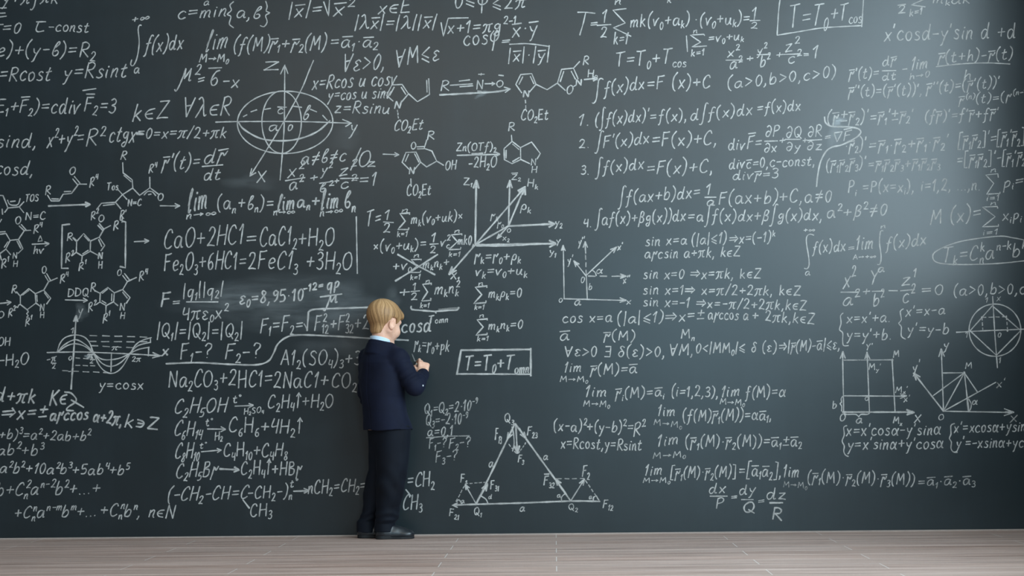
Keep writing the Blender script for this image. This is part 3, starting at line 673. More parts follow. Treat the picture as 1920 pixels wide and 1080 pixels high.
# --- upper right
F('long kinetic energy sum'); C((1083,23),(1098,23),(1116,25)); C((1098,24),(1094,42),(1087,66)); T("=", 1105, 53, 1121, 52, 18); T("1", 1127, 43, 1138, 43, 25); L((1119,48),(1146,46)); T("2", 1125, 71, 1138, 70, 19); L((1174,16),(1149,19),(1172,43),(1150,52),(1183,68)); T("n", 1152, 9, 1165, 8, 13); T("k=1", 1150, 83, 1177, 82, 22); T("mk(v_0+a_k)", 1181, 52, 1293, 46, 24); T("·", 1301, 44, 1308, 44, 16); T("(v_0+u_k)=", 1311, 48, 1406, 44, 23); T("1", 1409, 37, 1419, 37, 23); L((1406,39),(1425,38)); T("2", 1407, 53, 1421, 53, 11)
F('T equals T zero plus T cos, unboxed'); T("T=T_0+T_{cos}", 1154, 124, 1286, 118, 27)
F('sum with v zero plus u k'); C((1287,67),(1288,82),(1289,97)); L((1321,67),(1320,64),(1294,66),(1314,79),(1297,88),(1325,86)); T("n", 1299, 63, 1308, 62, 10); T("k=1", 1295, 106, 1321, 103, 13); T("=v_0+u_k", 1327, 80, 1394, 74, 17)
F('ellipsoid equation, upper right'); T("x^2", 1363, 107, 1386, 104, 19); L((1361,113),(1392,113)); T("a^2", 1367, 131, 1391, 127, 21); T("+", 1399, 117, 1413, 116, 16); T("y^2", 1419, 103, 1437, 100, 17); L((1419,103),(1444,102)); T("b^2", 1424, 127, 1443, 122, 20); T("+", 1454, 110, 1468, 109, 16); T("z^2", 1471, 98, 1497, 93, 23); L((1469,102),(1501,101)); T("c^2", 1476, 120, 1502, 115, 20); L((1507,101),(1516,101)); L((1507,104),(1516,104)); T("1", 1522, 110, 1535, 109, 23)
F('boxed T equals T zero plus T cos'); C((1463,-4),(1460,20),(1457,66)); C((1457,66),(1500,59),(1545,52),(1616,48)); L((1616,50),(1619,-4)); T("T=T_0", 1479, 52, 1552, 46, 41); T("+T_{cos}", 1556, 40, 1615, 34, 33)
F('a, b and c above zero'); T("(a>0,b>0,c>0)", 1363, 167, 1568, 144, 22)
F('fragment of k at the top edge'); T("k", 1250, 5, 1259, 5, 12)
F('cut-off half sum at the top edge'); L((1683,10),(1698,8)); T("2", 1683, 26, 1698, 24, 14); L((1738,-4),(1709,9),(1735,13)); T("k=1", 1705, 31, 1729, 27, 13); T("m_kak", 1748, 6, 1819, 7, 16)
F('x cos d minus y sin d plus d'); T("x'cosd-y'sin d +d", 1657, 77, 1904, 72, 29)
F('derivative of r as a limit'); T("‾r'(t)=", 1591, 149, 1648, 145, 20); T("d‾r", 1654, 125, 1680, 120, 17); L((1654,133),(1680,132)); T("dt", 1653, 151, 1680, 149, 14); L((1692,130),(1701,129)); T("lim", 1708, 132, 1739, 127, 23); T("h→0", 1705, 150, 1743, 144, 12); T("‾r(t+h)-‾r(t)", 1758, 118, 1899, 110, 21); C((1755,125),(1800,120),(1850,118),(1894,120)); T("h", 1805, 151, 1821, 149, 19)
F('second derivative of r'); T("‾r''(t)=(‾r'(t))',", 1590, 181, 1729, 177, 20)
F('third derivative of r'); T("‾r''(t)=(‾r'(t))'", 1736, 175, 1874, 163, 20)
F('n-th derivative of r'); T("‾r^{(n)}(t)=(r^{(n-1)}", 1797, 196, 1928, 186, 17)
F('derivative of a sum of vectors'); T("(‾r±‾r_2)'", 1550, 232, 1628, 228, 23); T("=‾r_1'±‾r_2'", 1630, 230, 1712, 225, 21)
F('derivative of f times r'); T("(f‾r)'=f'‾r+f‾r'", 1733, 228, 1872, 222, 20)
F('divergence of F as partial derivatives'); T("div", 1365, 282, 1396, 281, 22); T("‾F=", 1400, 280, 1429, 278, 25); T("∂P", 1434, 257, 1461, 255, 21); L((1433,265),(1458,264)); T("∂x", 1432, 287, 1456, 285, 18); T("+", 1460, 270, 1473, 269, 15); T("∂Q", 1473, 259, 1503, 257, 21); L((1472,261),(1501,261)); T("∂y", 1473, 284, 1501, 282, 16); T("+", 1504, 269, 1514, 268, 14); T("∂R", 1514, 257, 1541, 256, 21); L((1514,263),(1541,262)); T("∂z", 1512, 282, 1541, 281, 17); T("=", 1545, 264, 1558, 262, 13); T("∇‾F", 1561, 267, 1596, 262, 17)
F('swung brace line around nabla F', DG); C((1546,219),(1548,230),(1560,237),(1590,238),(1608,241),(1614,248),(1605,258),(1580,271),(1560,276),(1548,285),(1538,305),(1533,330),(1531,350), w=2.9)
F('derivative of a scalar product'); T("·‾r_2)'", 1583, 284, 1624, 280, 22); T("=‾r_1·‾r_2+‾r_1·‾r_2'", 1628, 284, 1778, 276, 23)
F('derivative of a triple product'); T("(‾r_1‾r_2‾r_3)'", 1548, 320, 1623, 314, 21, ink=.85); T("=‾r_1‾r_2‾r_3+‾r_1‾r_2‾r_3", 1627, 318, 1762, 314, 19, ink=.8)
F('vector product derivative, upper line'); T("[‾r_1‾r_2]'=", 1795, 275, 1868, 269, 24); T("[‾r_1'‾r_2]", 1868, 270, 1921, 267, 24)
F('vector product derivative, lower line'); T("=[‾r_1‾r_2]'-", 1793, 311, 1877, 306, 23); T("[‾r_1'‾r_2]", 1878, 308, 1930, 305, 23)
F('divergence of a constant'); T("div‾c=0,c-const,", 1366, 317, 1528, 310, 20)
F('divergence of r equals three'); T("div‾r=3", 1373, 338, 1459, 334, 18)
F('probability of x i'); T("P_i =P(x=x_i), i=1,2, ...,n.", 1589, 362, 1838, 356, 22, ink=.85)
F('sum of probabilities'); L((1872,333),(1871,326),(1848,328),(1863,344),(1850,364),(1875,363),(1875,360)); T("n", 1856, 323, 1869, 322, 10); T("i=1", 1849, 377, 1874, 376, 12); T("p_i=", 1880, 354, 1919, 347, 20)
F('expected value of x'); T("M (x)=", 1743, 422, 1840, 411, 28); L((1871,391),(1870,387),(1842,388),(1866,406),(1842,425),(1872,424),(1872,420)); T("n", 1856, 385, 1869, 384, 9); T("i=1", 1842, 442, 1871, 440, 11); T("x_ip_i", 1879, 414, 1915, 411, 21)
F('binomial term in a ring'); C((1930,452),(1900,446),(1870,443),(1800,453),(1757,470),(1749,483),(1760,493),(1800,496),(1870,494),(1930,488)); T("T_k=C_n^ka^{n-k}b^k", 1766, 492, 1922, 480, 27)
F('integral of f equals F plus C'); T("∫", 1110, 182, 1128, 181, 26); T("f(x)dx", 1132, 178, 1208, 167, 24); T("=F (x)+C", 1212, 168, 1332, 164, 25)
F('first rule of integration'); T("1.", 1083, 236, 1105, 236, 21); T("(∫f(x)dx)'", 1115, 236, 1216, 226, 22); T("=f(x),", 1218, 228, 1288, 226, 22); T("d∫f(x)dx", 1294, 226, 1411, 215, 22); T("=f(x)dx", 1419, 212, 1501, 207, 20)
F('second rule of integration'); T("2.", 1085, 278, 1105, 277, 16); T("∫F'(x)dx", 1116, 278, 1217, 269, 23); T("=F(x)+C,", 1221, 275, 1344, 271, 26)
F('third rule of integration'); T("3.", 1088, 328, 1105, 327, 16); T("∫f(x)dx", 1116, 326, 1207, 317, 22); T("=F(x)+C,", 1211, 328, 1337, 323, 26)
F('integral of f of a x plus b'); T("∫f(ax+b)dx=", 1159, 382, 1313, 370, 23); T("1", 1322, 366, 1333, 365, 20); L((1321,370),(1343,370)); T("a", 1324, 386, 1340, 385, 18); T("F(ax+b)+C,a≠0", 1347, 383, 1559, 378, 24)
F('fourth rule of integration'); T("4.", 1093, 427, 1109, 426, 16); T("∫af(x)+βg(x))dx", 1116, 422, 1285, 414, 22); T("=a∫f(x)dx+β∫g(x)dx,", 1289, 416, 1542, 413, 22); T("a^2+β^2≠0", 1549, 409, 1663, 403, 22)
F('sin x equals a'); T("sin x=a", 1209, 462, 1288, 458, 19); T("(|a|≤1)", 1296, 460, 1362, 455, 20); T("⇒x=(-1)^k", 1366, 457, 1452, 453, 19)
F('arcsin of a plus pi k'); T("arcsin a+πk, k∈Z", 1208, 485, 1387, 481, 19)
F('sin x equals zero'); T("sin x=0 ⇒x=πk, k∈Z", 1205, 523, 1426, 522, 19)
F('sin x equals one'); T("sin x=1⇒ x=π/2+2πk, k∈Z", 1205, 552, 1501, 554, 19)
F('sin x equals minus one'); T("sin x=-1 ⇒x=-π/2+2πk,k∈Z", 1205, 574, 1512, 582, 19)
F('cos x equals a'); T("cos x=a", 1054, 605, 1148, 604, 20); T("(|a|≤1)⇒x=±", 1156, 608, 1321, 600, 21); T("arccos a", 1327, 599, 1403, 600, 20); T("+ 2πk,k∈Z", 1409, 600, 1527, 608, 20)
F('a with a bar'); T("‾a", 1049, 638, 1067, 637, 20)
F('r of M with a bar'); T("‾r(M)", 1131, 638, 1191, 638, 18)
F('M n'); T("M_n", 1276, 634, 1302, 634, 18)
F('epsilon delta definition of the limit'); T("∀ε>0 ∃ δ(ε)>0,", 1058, 668, 1247, 669, 20); T("∀M,", 1254, 667, 1300, 665, 21); T("0<|MM_0|≤ δ (ε)", 1304, 662, 1456, 660, 19); T("⇒|‾r(M)-‾a|≤ε,", 1460, 660, 1575, 655, 20)
F('limit of r of M'); T("lim", 1058, 698, 1090, 697, 19); T("M→M_0", 1049, 716, 1102, 716, 11); T("‾r(M)=‾a", 1106, 703, 1194, 700, 20)
F('limit of r i of M and of f of M'); T("lim", 1097, 745, 1138, 743, 20); T("M→M_0", 1093, 762, 1143, 763, 12); T("‾r_i(M)=‾a_i", 1153, 747, 1245, 743, 20); T("(i=1,2,3),", 1258, 743, 1347, 744, 20); T("lim", 1352, 745, 1387, 741, 20); T("M→M_0", 1349, 758, 1396, 760, 11); T("f(M)=α", 1397, 746, 1473, 743, 21)
F('limit of f times r'); T("lim", 1233, 781, 1266, 780, 20); T("M→M_0", 1225, 797, 1278, 802, 11, ink=.7); T("(f(M)‾r_1(M))=α‾a_1,", 1279, 790, 1447, 787, 21)
F('circle equation with centre a, b'); T("(x-a)^2+(y-b)^2=", 1037, 808, 1187, 811, 21); T("R^2", 1187, 819, 1209, 813, 24)
F('x equals R cos t and y equals R sin t'); T("x=Rcost,y=Rsint", 1051, 840, 1203, 845, 21)
F('limit of a product of two vectors'); T("lim", 1233, 837, 1272, 833, 21); T("M→M_0", 1223, 860, 1285, 857, 12, ink=.8); T("(‾r_1(M)·‾r_2(M))=‾a_1±‾a_2", 1284, 838, 1503, 837, 21)
F('limit of a vector product'); T("lim", 1209, 892, 1241, 890, 19); T("M→M_0", 1205, 905, 1256, 905, 10); T("[‾r_1(M)·‾r_2(M)]", 1256, 896, 1380, 894, 21); T("=[‾a_1‾a_2],", 1385, 892, 1465, 894, 24)
F('limit of a triple product'); T("lim", 1469, 895, 1498, 894, 22); T("M→M_0", 1468, 913, 1513, 916, 11, ink=.5); T("(‾r_1(M)·‾r_2(M)·‾r_3(M))", 1513, 904, 1715, 909, 21, ink=.85); T("=‾a_1·‾a_2·‾a_3", 1720, 912, 1828, 908, 18, ink=.7)
F('three equal differential fractions'); T("dx", 1328, 926, 1360, 924, 19); L((1331,930),(1364,930)); T("P", 1341, 954, 1358, 953, 20); T("=", 1370, 939, 1383, 938, 13); T("dy", 1385, 928, 1416, 926, 18); L((1390,937),(1413,937)); T("Q", 1392, 962, 1415, 960, 20, w=2.8); T("=", 1420, 946, 1434, 944, 12); T("dz", 1436, 936, 1473, 937, 21); L((1443,943),(1468,943), w=3); T("R", 1447, 973, 1466, 976, 24, w=3)
F('improper integral as a limit'); C((1526,441),(1519,439),(1513,443),(1512,455),(1516,480),(1517,497),(1513,504),(1508,503)); T("+∞", 1506, 436, 1528, 434, 9); T("a", 1509, 517, 1519, 516, 12); T("f(x)dx", 1523, 474, 1585, 470, 21); T("=", 1589, 472, 1603, 470, 13); T("lim", 1605, 470, 1637, 466, 26); T("A→+∞", 1599, 487, 1643, 484, 9); C((1656,433),(1651,434),(1649,455),(1652,480),(1650,495),(1645,496)); T("n", 1650, 429, 1661, 427, 9); T("a", 1645, 511, 1658, 510, 15); T("f(x)dx", 1660, 468, 1736, 459, 23)
F('cone equation equal to zero'); T("x^2", 1580, 541, 1603, 535, 33); L((1576,548),(1610,548)); T("a^2", 1579, 575, 1611, 570, 26); T("+", 1616, 555, 1632, 554, 18); T("Y", 1630, 535, 1648, 533, 26); L((1635,546),(1657,546)); T("b^2", 1636, 575, 1657, 570, 25); L((1666,545),(1683,545)); T("z^1", 1689, 536, 1716, 532, 25); L((1688,545),(1715,543)); T("c^2", 1691, 570, 1714, 566, 28); T("=0", 1726, 553, 1769, 552, 20); T("(a>0,b>0,c", 1787, 554, 1923, 551, 21)
F('braced pair x and y by shift'); C((1581,587),(1576,592),(1577,606),(1574,618),(1580,624),(1580,640),(1582,648),(1591,648)); T("x=x'+a.", 1587, 606, 1669, 604, 19); T("y=y'+b.", 1587, 637, 1671, 637, 20)
F('braced pair x prime and y prime by shift'); C((1694,579),(1688,584),(1690,600),(1685,606),(1690,613),(1690,630),(1698,636)); T("x'=x-a", 1697, 594, 1772, 589, 19); T("y'=y-b", 1701, 626, 1779, 627, 20)
F('unit circle with an inscribed square', DG); ELL(1865.5, 619, 48.5, 49); C((1793,623),(1850,620),(1925,617)); L((1861,555),(1865,620),(1870,690)); L((1861,573),(1819,620),(1868,666),(1914,620),(1861,573)); D((1841,595),(1887,594), 4); D((1841,595),(1843,620), 3); D((1887,594),(1889,619), 3); DOT(1843,620); DOT(1889,620); DOT(1841,595); DOT(1887,593.5); T("0", 1870, 632, 1877, 632, 9); T("1", 1847, 567, 1853, 566, 9); T("1", 1809, 633, 1816, 632, 12); T("1", 1872, 681, 1877, 680, 10); T("x", 1868, 565, 1876, 564, 12, ink=.6)
F('shifted axes with point M', DG); A((1582,773),(1580,659), 13, solid=True); L((1582,675),(1673,675), ink=.6); A((1630,773),(1625.5,660), 13, solid=True); T("Y'", 1623, 657, 1636, 655, 11); T("M", 1674, 671, 1686, 669, 13); DOT(1673,675, 3.6); L((1673,675),(1678,772)); T("M_y'", 1628, 693, 1652, 694, 12); A((1582,742),(1700,742.5), 12, solid=True); T("x'", 1694, 754, 1706, 752, 11); T("M_x'", 1678, 737, 1702, 735, 11); A((1580,773),(1714,773), 14, w=3, solid=True); T("X", 1713, 793, 1726, 792, 14); T("O", 1574, 790, 1585, 789, 13); T("b", 1560, 766, 1569, 765, 14); C((1580,743),(1577,748),(1578,754),(1575,757),(1578,761),(1578,771)); T("a", 1604, 794, 1617, 793, 16); C((1583,775),(1587,777),(1605,777),(1610,782)); C((1610,782),(1614,777),(1626,777),(1631,774)); T("o", 1621, 752, 1629, 751, 12); T("M_x", 1674, 793, 1691, 795, 13)
F('two axis pairs turned by alpha', DG); A((1769,771),(1765,654), 15, solid=True); T("y", 1769, 655, 1779, 653, 17); A((1769,771),(1901,773), 18, solid=True); T("X", 1892, 793, 1907, 791, 13, ink=.6); T("O", 1759, 788, 1770, 787, 10); A((1769,771),(1713,699), 14, w=2.8, solid=True); T("y'", 1711, 699, 1725, 694, 20); L((1769,771),(1867,717)); T("x'", 1868, 727, 1885, 725, 16, ink=.6); DOT(1808,699, 4); T("M", 1809, 692, 1823, 691, 12); L((1808,699),(1767,699)); L((1808,699),(1770,769)); L((1808,699),(1750,742)); L((1808,699),(1833,735)); L((1808,699),(1813,745)); L((1813,745),(1816,772), w=3.4); C((1816,748),(1821,757),(1820,766),(1816,772)); T("α", 1822, 759, 1833, 758, 13)
F('braced rotation of x and y'); C((1588,798),(1582,801),(1583,815),(1579,827),(1583,836),(1582,846),(1585,853),(1591,856)); T("x=x'cosα-y'sinα", 1586, 817, 1764, 815, 22); T("y=x'sinα+y'cosα", 1589, 843, 1769, 841, 22)
F('braced rotation of x prime and y prime'); C((1790,794),(1783,798),(1783,814),(1780,822),(1784,829),(1783,840),(1787,847),(1795,848)); T("x'=xcosα+ysinα", 1788, 812, 1936, 808, 21); T("y'=-xsinα+yco", 1792, 840, 1930, 839, 21)
# --- lower middle
F('given charges'); T("Q_1=Q_2=2·10^{-9}", 795, 777, 894, 768, 20, w=2.1, ink=.7); T("Q_3=-2·10^{-9}", 798, 798, 876, 794, 20, w=2.1, ink=.65); T("a=0,1", 801, 818, 849, 816, 18, w=2.1, ink=.8); L((799,821),(840,818),(880,817), w=2, ink=.6); T("F_1-?", 804, 841, 836, 838, 18, w=2, ink=.7); T("F_2-?", 841, 841, 882, 837, 19, w=2, ink=.7); T("F_3-?", 816, 867, 857, 863, 20, w=2, ink=.65)
F('triangle of charges with force arrows', DG); C((850,947),(893,945.5),(980,943),(1070,939.5),(1125,940), w=3); L((858,943),(848,947),(858,951)); L((966,794),(893,945), w=3.2); L((966,794),(1070,939), w=3.2); A((898,935),(914,907), 13, w=3, solid=True); A((1062,928),(1042,898), 12, w=3, solid=True); A((962,803),(951,823), 12, w=2.8, solid=True); A((973,803),(986,822), 12, w=2.8, solid=True); A((967,795),(970,850), 14, w=3, solid=True); C((960,800),(963,815),(964,832),(961,846)); D((954,833),(968,850), 3); D((986,830),(972,850), 4); A((893,945),(872,908), 10, solid=True); D((872,907),(912,904), 5, ink=.55); D((871,911),(855,940), 4); A((1070,939),(1096,898), 12, solid=True); D((1044,897.5),(1096,897.5), 4); D((1098,901),(1123,938), 5)
T("Q_3", 945, 791, 963, 793, 16); T("F_{13}", 928, 825, 940, 827, 22); T("F_{23}", 988, 816, 1007, 817, 17); T("F_3", 971, 866, 982, 867, 14); T("a", 916, 876, 925, 875, 15); T("a", 1018, 863, 1027, 862, 13); T("F_1", 863, 904, 875, 906, 16); T("F_{31}", 919, 917, 935, 917, 16); T("‾F_{32}", 1019, 910, 1039, 911, 17); T("F_2", 1091, 894, 1105, 895, 21); T("F_{12}", 1130, 952, 1149, 953, 16); T("Q_1", 888, 965, 903, 966, 14); T("Q_2", 1065, 955, 1083, 957, 12); T("F_{21}", 842, 967, 860, 971, 15); T("a", 974, 959, 984, 958, 13); C((902,930),(911,936),(915,944)); T("d", 915, 936, 922, 935, 8); C((856,941),(860,937),(865,942)); T("a", 863, 944, 871, 943, 9); C((1060,925),(1053,932),(1053,940)); T("a", 1044, 933, 1051, 932, 9); L((1112,939),(1113,932),(1118,930),(1121,936)); T("a", 1104, 936, 1110, 935, 9)
for cur, name, label in parts:
    cur.link(name, label)

# ------------------------------------------------------------------ wiped chalk dust
def dust(label, cx, cy, rx, ry, ink, tilt=0.0):
    vs, ds, fs = [], [], []
    nx, nr = 28, 5
    for j in range(nr + 1):
        for i in range(nx):
            a = i / nx * 2 * math.pi; r = j / nr
            k = 1 + 0.16 * math.sin(3 * a + cx) + 0.1 * math.sin(5 * a + cy)
            x, y = rx * r * k * math.cos(a), ry * r * k * math.sin(a)
            o = at(cx + x * math.cos(tilt) - y * math.sin(tilt), cy + x * math.sin(tilt) + y * math.cos(tilt), -0.0003 - 0.00002 * (cx % 7))
            vs.append(o); ds.append(ink * (1 - r * r) ** 1.2)
    for j in range(nr):
        for i in range(nx):
            fs.append((j * nx + i, j * nx + (i + 1) % nx, (j + 1) * nx + (i + 1) % nx, (j + 1) * nx + i))
    me = bpy.data.meshes.new('chalk_smudge'); me.from_pydata([tuple(v) for v in vs], [], fs); me.update()
    me.attributes.new('chalk', 'FLOAT', 'POINT').data.foreach_set('value', ds)
    o = link('chalk_smudge', me, M_DUST, board); o['label'] = label
dust('wide wiped chalk haze behind the force formulas', 520, 570, 190, 62, 0.34)
dust('wiped haze left of the head', 655, 580, 75, 52, 0.38)
dust('wiped haze under the curved line', 640, 650, 90, 26, 0.28)
dust('smudge beside the q fraction', 448, 556, 60, 36, 0.30)
dust('smudge by the cosine axis label', 152, 585, 14, 20, 0.5)
dust('smudged mark on the cosine axis', 167, 669, 9, 6, 1.6)
dust('smear left of the nabla', 1566, 250, 16, 34, 0.75, 0.25)
dust('smear over the barred r', 1572, 226, 15, 9, 1.3, -0.3)
dust('smear above the lim sum', 470, 342, 60, 16, 0.26)
dust('faint smear under the nitrile arrow', 903, 177, 16, 5, 1.0, -0.5)
dust('faint smear by the ellipsoid axis', 648, 255, 30, 40, 0.16, 0.5)
dust('faint smear right of the sum of squares', 735, 560, 18, 26, 0.22)
# ------------------------------------------------------------------ the boy: smooth solids from distance fields, one mesh per part
def V(v): return np.array((v[0], v[1], v[2]), np.float32)
def nrm(v): v = np.asarray(v, np.float32); return v / np.linalg.norm(v)
def axes(az, pitch=0.0):
    f = np.array((math.sin(az) * math.cos(pitch), math.cos(az) * math.cos(pitch), -math.sin(pitch)), np.float32)
    r = np.array((math.cos(az), -math.sin(az), 0), np.float32)
    return r, f, np.cross(r, f)

class Field:
    def __init__(self, lo, hi, h):
        self.h = h; self.lo = np.array(lo, np.float32)
        n = np.ceil((np.array(hi) - np.array(lo)) / h).astype(int) + 1
        self.n = n
        self.ax = [self.lo[i] + h * np.arange(n[i], dtype=np.float32) for i in range(3)]
        self.D = np.full(tuple(n), 0.03, np.float32)
    def sub(self, lo, hi):
        s = []
        for i in range(3):
            a = max(0, int((lo[i] - self.lo[i]) / self.h) - 1); b = min(self.n[i], int((hi[i] - self.lo[i]) / self.h) + 2)
            s.append(slice(a, max(a, b)))
        P = np.stack(np.meshgrid(*[self.ax[i][s[i]] for i in range(3)], indexing='ij'), -1)
        return tuple(s), P
    def add(self, fn, lo, hi, k=0.01, cut=False):
        m = k + 0.008
        s, P = self.sub(np.array(lo) - m, np.array(hi) + m)
        if P.size == 0: return
        d = fn(P)
        a = self.D[s]
        if cut:
            d = -d; h = np.clip(.5 - .5 * (d - a) / k, 0, 1)
            self.D[s] = d * (1 - h) + a * h + k * h * (1 - h)
        else:
            h = np.clip(.5 + .5 * (a - d) / k, 0, 1)
            self.D[s] = a * (1 - h) + d * h - k * h * (1 - h)
    def cone(self, a, b, ra, rb, k=0.01, cut=False):
        a, b = V(a), V(b); ab = b - a; L2 = max(float(ab @ ab), 1e-9); R = max(ra, rb)
        def fn(P):
            t = np.clip(((P - a) @ ab) / L2, 0, 1)
            return np.linalg.norm(P - a - t[..., None] * ab, axis=-1) - (ra + (rb - ra) * t)
        self.add(fn, np.minimum(a, b) - R, np.maximum(a, b) + R, k, cut)
    def ell(self, c, ax, r, k=0.01, cut=False):
        c = V(c); M = np.stack(ax, 1).astype(np.float32); r = np.array(r, np.float32); R = float(r.max())
        def fn(P):
            q = (P - c) @ M
            k0 = np.linalg.norm(q / r, axis=-1); k1 = np.linalg.norm(q / (r * r), axis=-1)
            return k0 * (k0 - 1) / np.maximum(k1, 1e-6)
        self.add(fn, c - R, c + R, k, cut)
    def loft(self, lev, az=0.0, k=0.01, cut=False, warp=None):
        """levels (z, cx, cy, across, depth), from low to high"""
        lev = sorted(lev); A = np.array(lev, np.float32)
        r_, f_, _ = axes(az)
        R = float(A[:, 3:].max())
        lo = (A[:, 1].min() - R, A[:, 2].min() - R, A[0, 0]); hi = (A[:, 1].max() + R, A[:, 2].max() + R, A[-1, 0])
        def fn(P):
            z = P[..., 2]
            c = [np.interp(z, A[:, 0], A[:, i]).astype(np.float32) for i in range(1, 5)]
            dx, dy = P[..., 0] - c[0], P[..., 1] - c[1]
            u = dx * r_[0] + dy * r_[1]; v = dx * f_[0] + dy * f_[1]
            q = np.sqrt((u / c[2]) ** 2 + (v / c[3]) ** 2) + 1e-6
            d = np.sqrt(u * u + v * v) * (1 - 1 / q)
            d = np.where(q < .3, -np.minimum(c[2], c[3]) * .7, d)
            if warp is not None: d = d + warp(P, u, v)
            return np.maximum(d, np.maximum(z - A[-1, 0], A[0, 0] - z))
        self.add(fn, lo, hi, k, cut)
    def everywhere(self, fn):
        s, P = self.sub(self.lo, self.lo + self.h * self.n)
        self.D = fn(P, self.D)
    def mesh(self, name):
        D, h = self.D, self.h
        S = D < 0
        c = [(i, j, k) for i in (0, 1) for j in (0, 1) for k in (0, 1)]
        nx, ny, nz = D.shape
        cnt = sum(S[i:nx - 1 + i, j:ny - 1 + j, k:nz - 1 + k].astype(np.int8) for i, j, k in c)
        act = np.argwhere((cnt > 0) & (cnt < 8))
        idx = np.full(cnt.shape, -1, np.int32)
        idx[act[:, 0], act[:, 1], act[:, 2]] = np.arange(len(act))
        vals = np.stack([D[act[:, 0] + i, act[:, 1] + j, act[:, 2] + k] for i, j, k in c], 1)
        C = np.array(c, np.float32)
        acc = np.zeros((len(act), 3), np.float32); num = np.zeros((len(act), 1), np.float32)
        for a in range(8):
            for b in range(a + 1, 8):
                if abs(C[a] - C[b]).sum() != 1: continue
                va, vb = vals[:, a], vals[:, b]
                m_ = ((va < 0) != (vb < 0))
                t = np.where(m_, va / np.where(va == vb, 1, va - vb), 0)[:, None]
                acc += np.where(m_[:, None], C[a] + t * (C[b] - C[a]), 0); num += m_[:, None]
        verts = self.lo + h * (act + acc / num)
        F = []
        for ax in range(3):
            o1, o2 = [(1, 2), (2, 0), (0, 1)][ax]
            sl0 = [slice(None)] * 3; sl1 = [slice(None)] * 3
            sl0[ax] = slice(0, -1); sl1[ax] = slice(1, None)
            A_, B_ = S[tuple(sl0)], S[tuple(sl1)]
            e = np.argwhere(A_ != B_)
            e = e[(e[:, o1] > 0) & (e[:, o2] > 0) & (e[:, o1] < D.shape[o1] - 1) & (e[:, o2] < D.shape[o2] - 1)]
            u = np.zeros(3, int); w = np.zeros(3, int); u[o1] = 1; w[o2] = 1
            q = [e - u - w, e - w, e, e - u]
            q = np.stack([idx[x[:, 0], x[:, 1], x[:, 2]] for x in q], 1)
            flip = ~A_[e[:, 0], e[:, 1], e[:, 2]]
            q[flip] = q[flip][:, ::-1]
            F.append(q)
        F = np.concatenate(F); F = F[(F >= 0).all(1)]
        me = bpy.data.meshes.new(name)
        me.vertices.add(len(verts)); me.vertices.foreach_set('co', verts.astype(np.float32).ravel())
        me.loops.add(F.size); me.loops.foreach_set('vertex_index', F.astype(np.int32).ravel())
        me.polygons.add(len(F))
        me.polygons.foreach_set('loop_start', np.arange(0, F.size, 4, dtype=np.int32))
        me.polygons.foreach_set('use_smooth', np.ones(len(F), bool))
        me.update(calc_edges=True); me.validate()
        return me, verts

frs = np.random.RandomState(3)
def waves(freqs, seed):
    r_ = np.random.RandomState(seed)
    W = []
    for f, a in freqs:
        for _ in range(4):
            d = r_.normal(size=3) * np.array((1, 1, .8)); d /= np.linalg.norm(d)
            W.append((d.astype(np.float32) * f, a / 2, r_.uniform(0, 6.28)))
    def fn(P): return sum(a * np.sin(P @ k + p) for k, a, p in W)
    return fn
soft = waves([(35, .0016), (70, .0009)], 5)

def Z(py, y=-0.2, px=720): return at(px, py, y).z
def X(px, y=-0.2, py=760): return at(px, py, y).x

# materials
def mat_skin():
    t = NT('fair skin', 0.5, 0.35)
    n = t.noise(t.coords(), 45, 4, 0.6)
    t.color(t.ramp(n, [(0.3, (0.66, 0.36, 0.25)), (0.7, (0.76, 0.47, 0.35))]))
    t.b.inputs['Subsurface Weight'].default_value = 0.15
    t.b.inputs['Subsurface Radius'].default_value = (0.012, 0.005, 0.003)
    t.b.inputs['Subsurface Scale'].default_value = 0.6
    return t.mat
def mat_hair():
    t = NT('dark blond hair', 0.5, 0.3)
    a = t.node('ShaderNodeAttribute', attribute_name='strand')
    n = t.noise(t.coords(), 120, 2)
    f = t.math('ADD', t.math('MULTIPLY', a.outputs['Fac'], 0.8), t.math('MULTIPLY', n, 0.2))
    t.color(t.ramp(f, [(0.08, (0.10, 0.052, 0.022)), (0.5, (0.35, 0.195, 0.086)), (0.92, (0.62, 0.40, 0.205))]))
    t.bump(f, 0.25, 0.002)
    return t.mat
def mat_cloth(name, c0, c1, rough, sheen):
    t = NT(name, rough, 0.2)
    n = t.noise(t.coords(), 14, 4, 0.6)
    t.color(t.ramp(n, [(0.3, c0), (0.7, c1)]))
    t.b.inputs['Sheen Weight'].default_value = sheen
    t.b.inputs['Sheen Roughness'].default_value = 0.4
    t.b.inputs['Sheen Tint'].default_value = (0.5, 0.65, 1.0, 1)
    w = t.noise(t.coords((1, 1, 1)), 900, 1)
    t.bump(w, 0.15, 0.0006)
    return t.mat
M_SKIN, M_HAIR = mat_skin(), mat_hair()
M_JACKET = mat_cloth('navy wool suiting', (0.0036, 0.0054, 0.0155), (0.0056, 0.0084, 0.0235), 0.8, 0.03)
M_TROUSER = mat_cloth('dark navy suiting', (0.0026, 0.0042, 0.0085), (0.0040, 0.0066, 0.0130), 0.75, 0.02)
M_SHIRT = mat_cloth('pale blue cotton', (0.50, 0.64, 0.78), (0.56, 0.70, 0.84), 0.8, 0.0)
M_SHOE = mat_plain('black polished leather', (0.010, 0.013, 0.017), 0.33, 0.5, 60, 0.1)
M_SOLE = mat_plain('black rubber', (0.012, 0.013, 0.015), 0.7, 0.3)
M_STICK = mat_plain('white chalk stick', (0.82, 0.82, 0.80), 0.9, 0.2)
M_EYE = mat_plain('eyeball', (0.55, 0.58, 0.60), 0.25, 0.5)
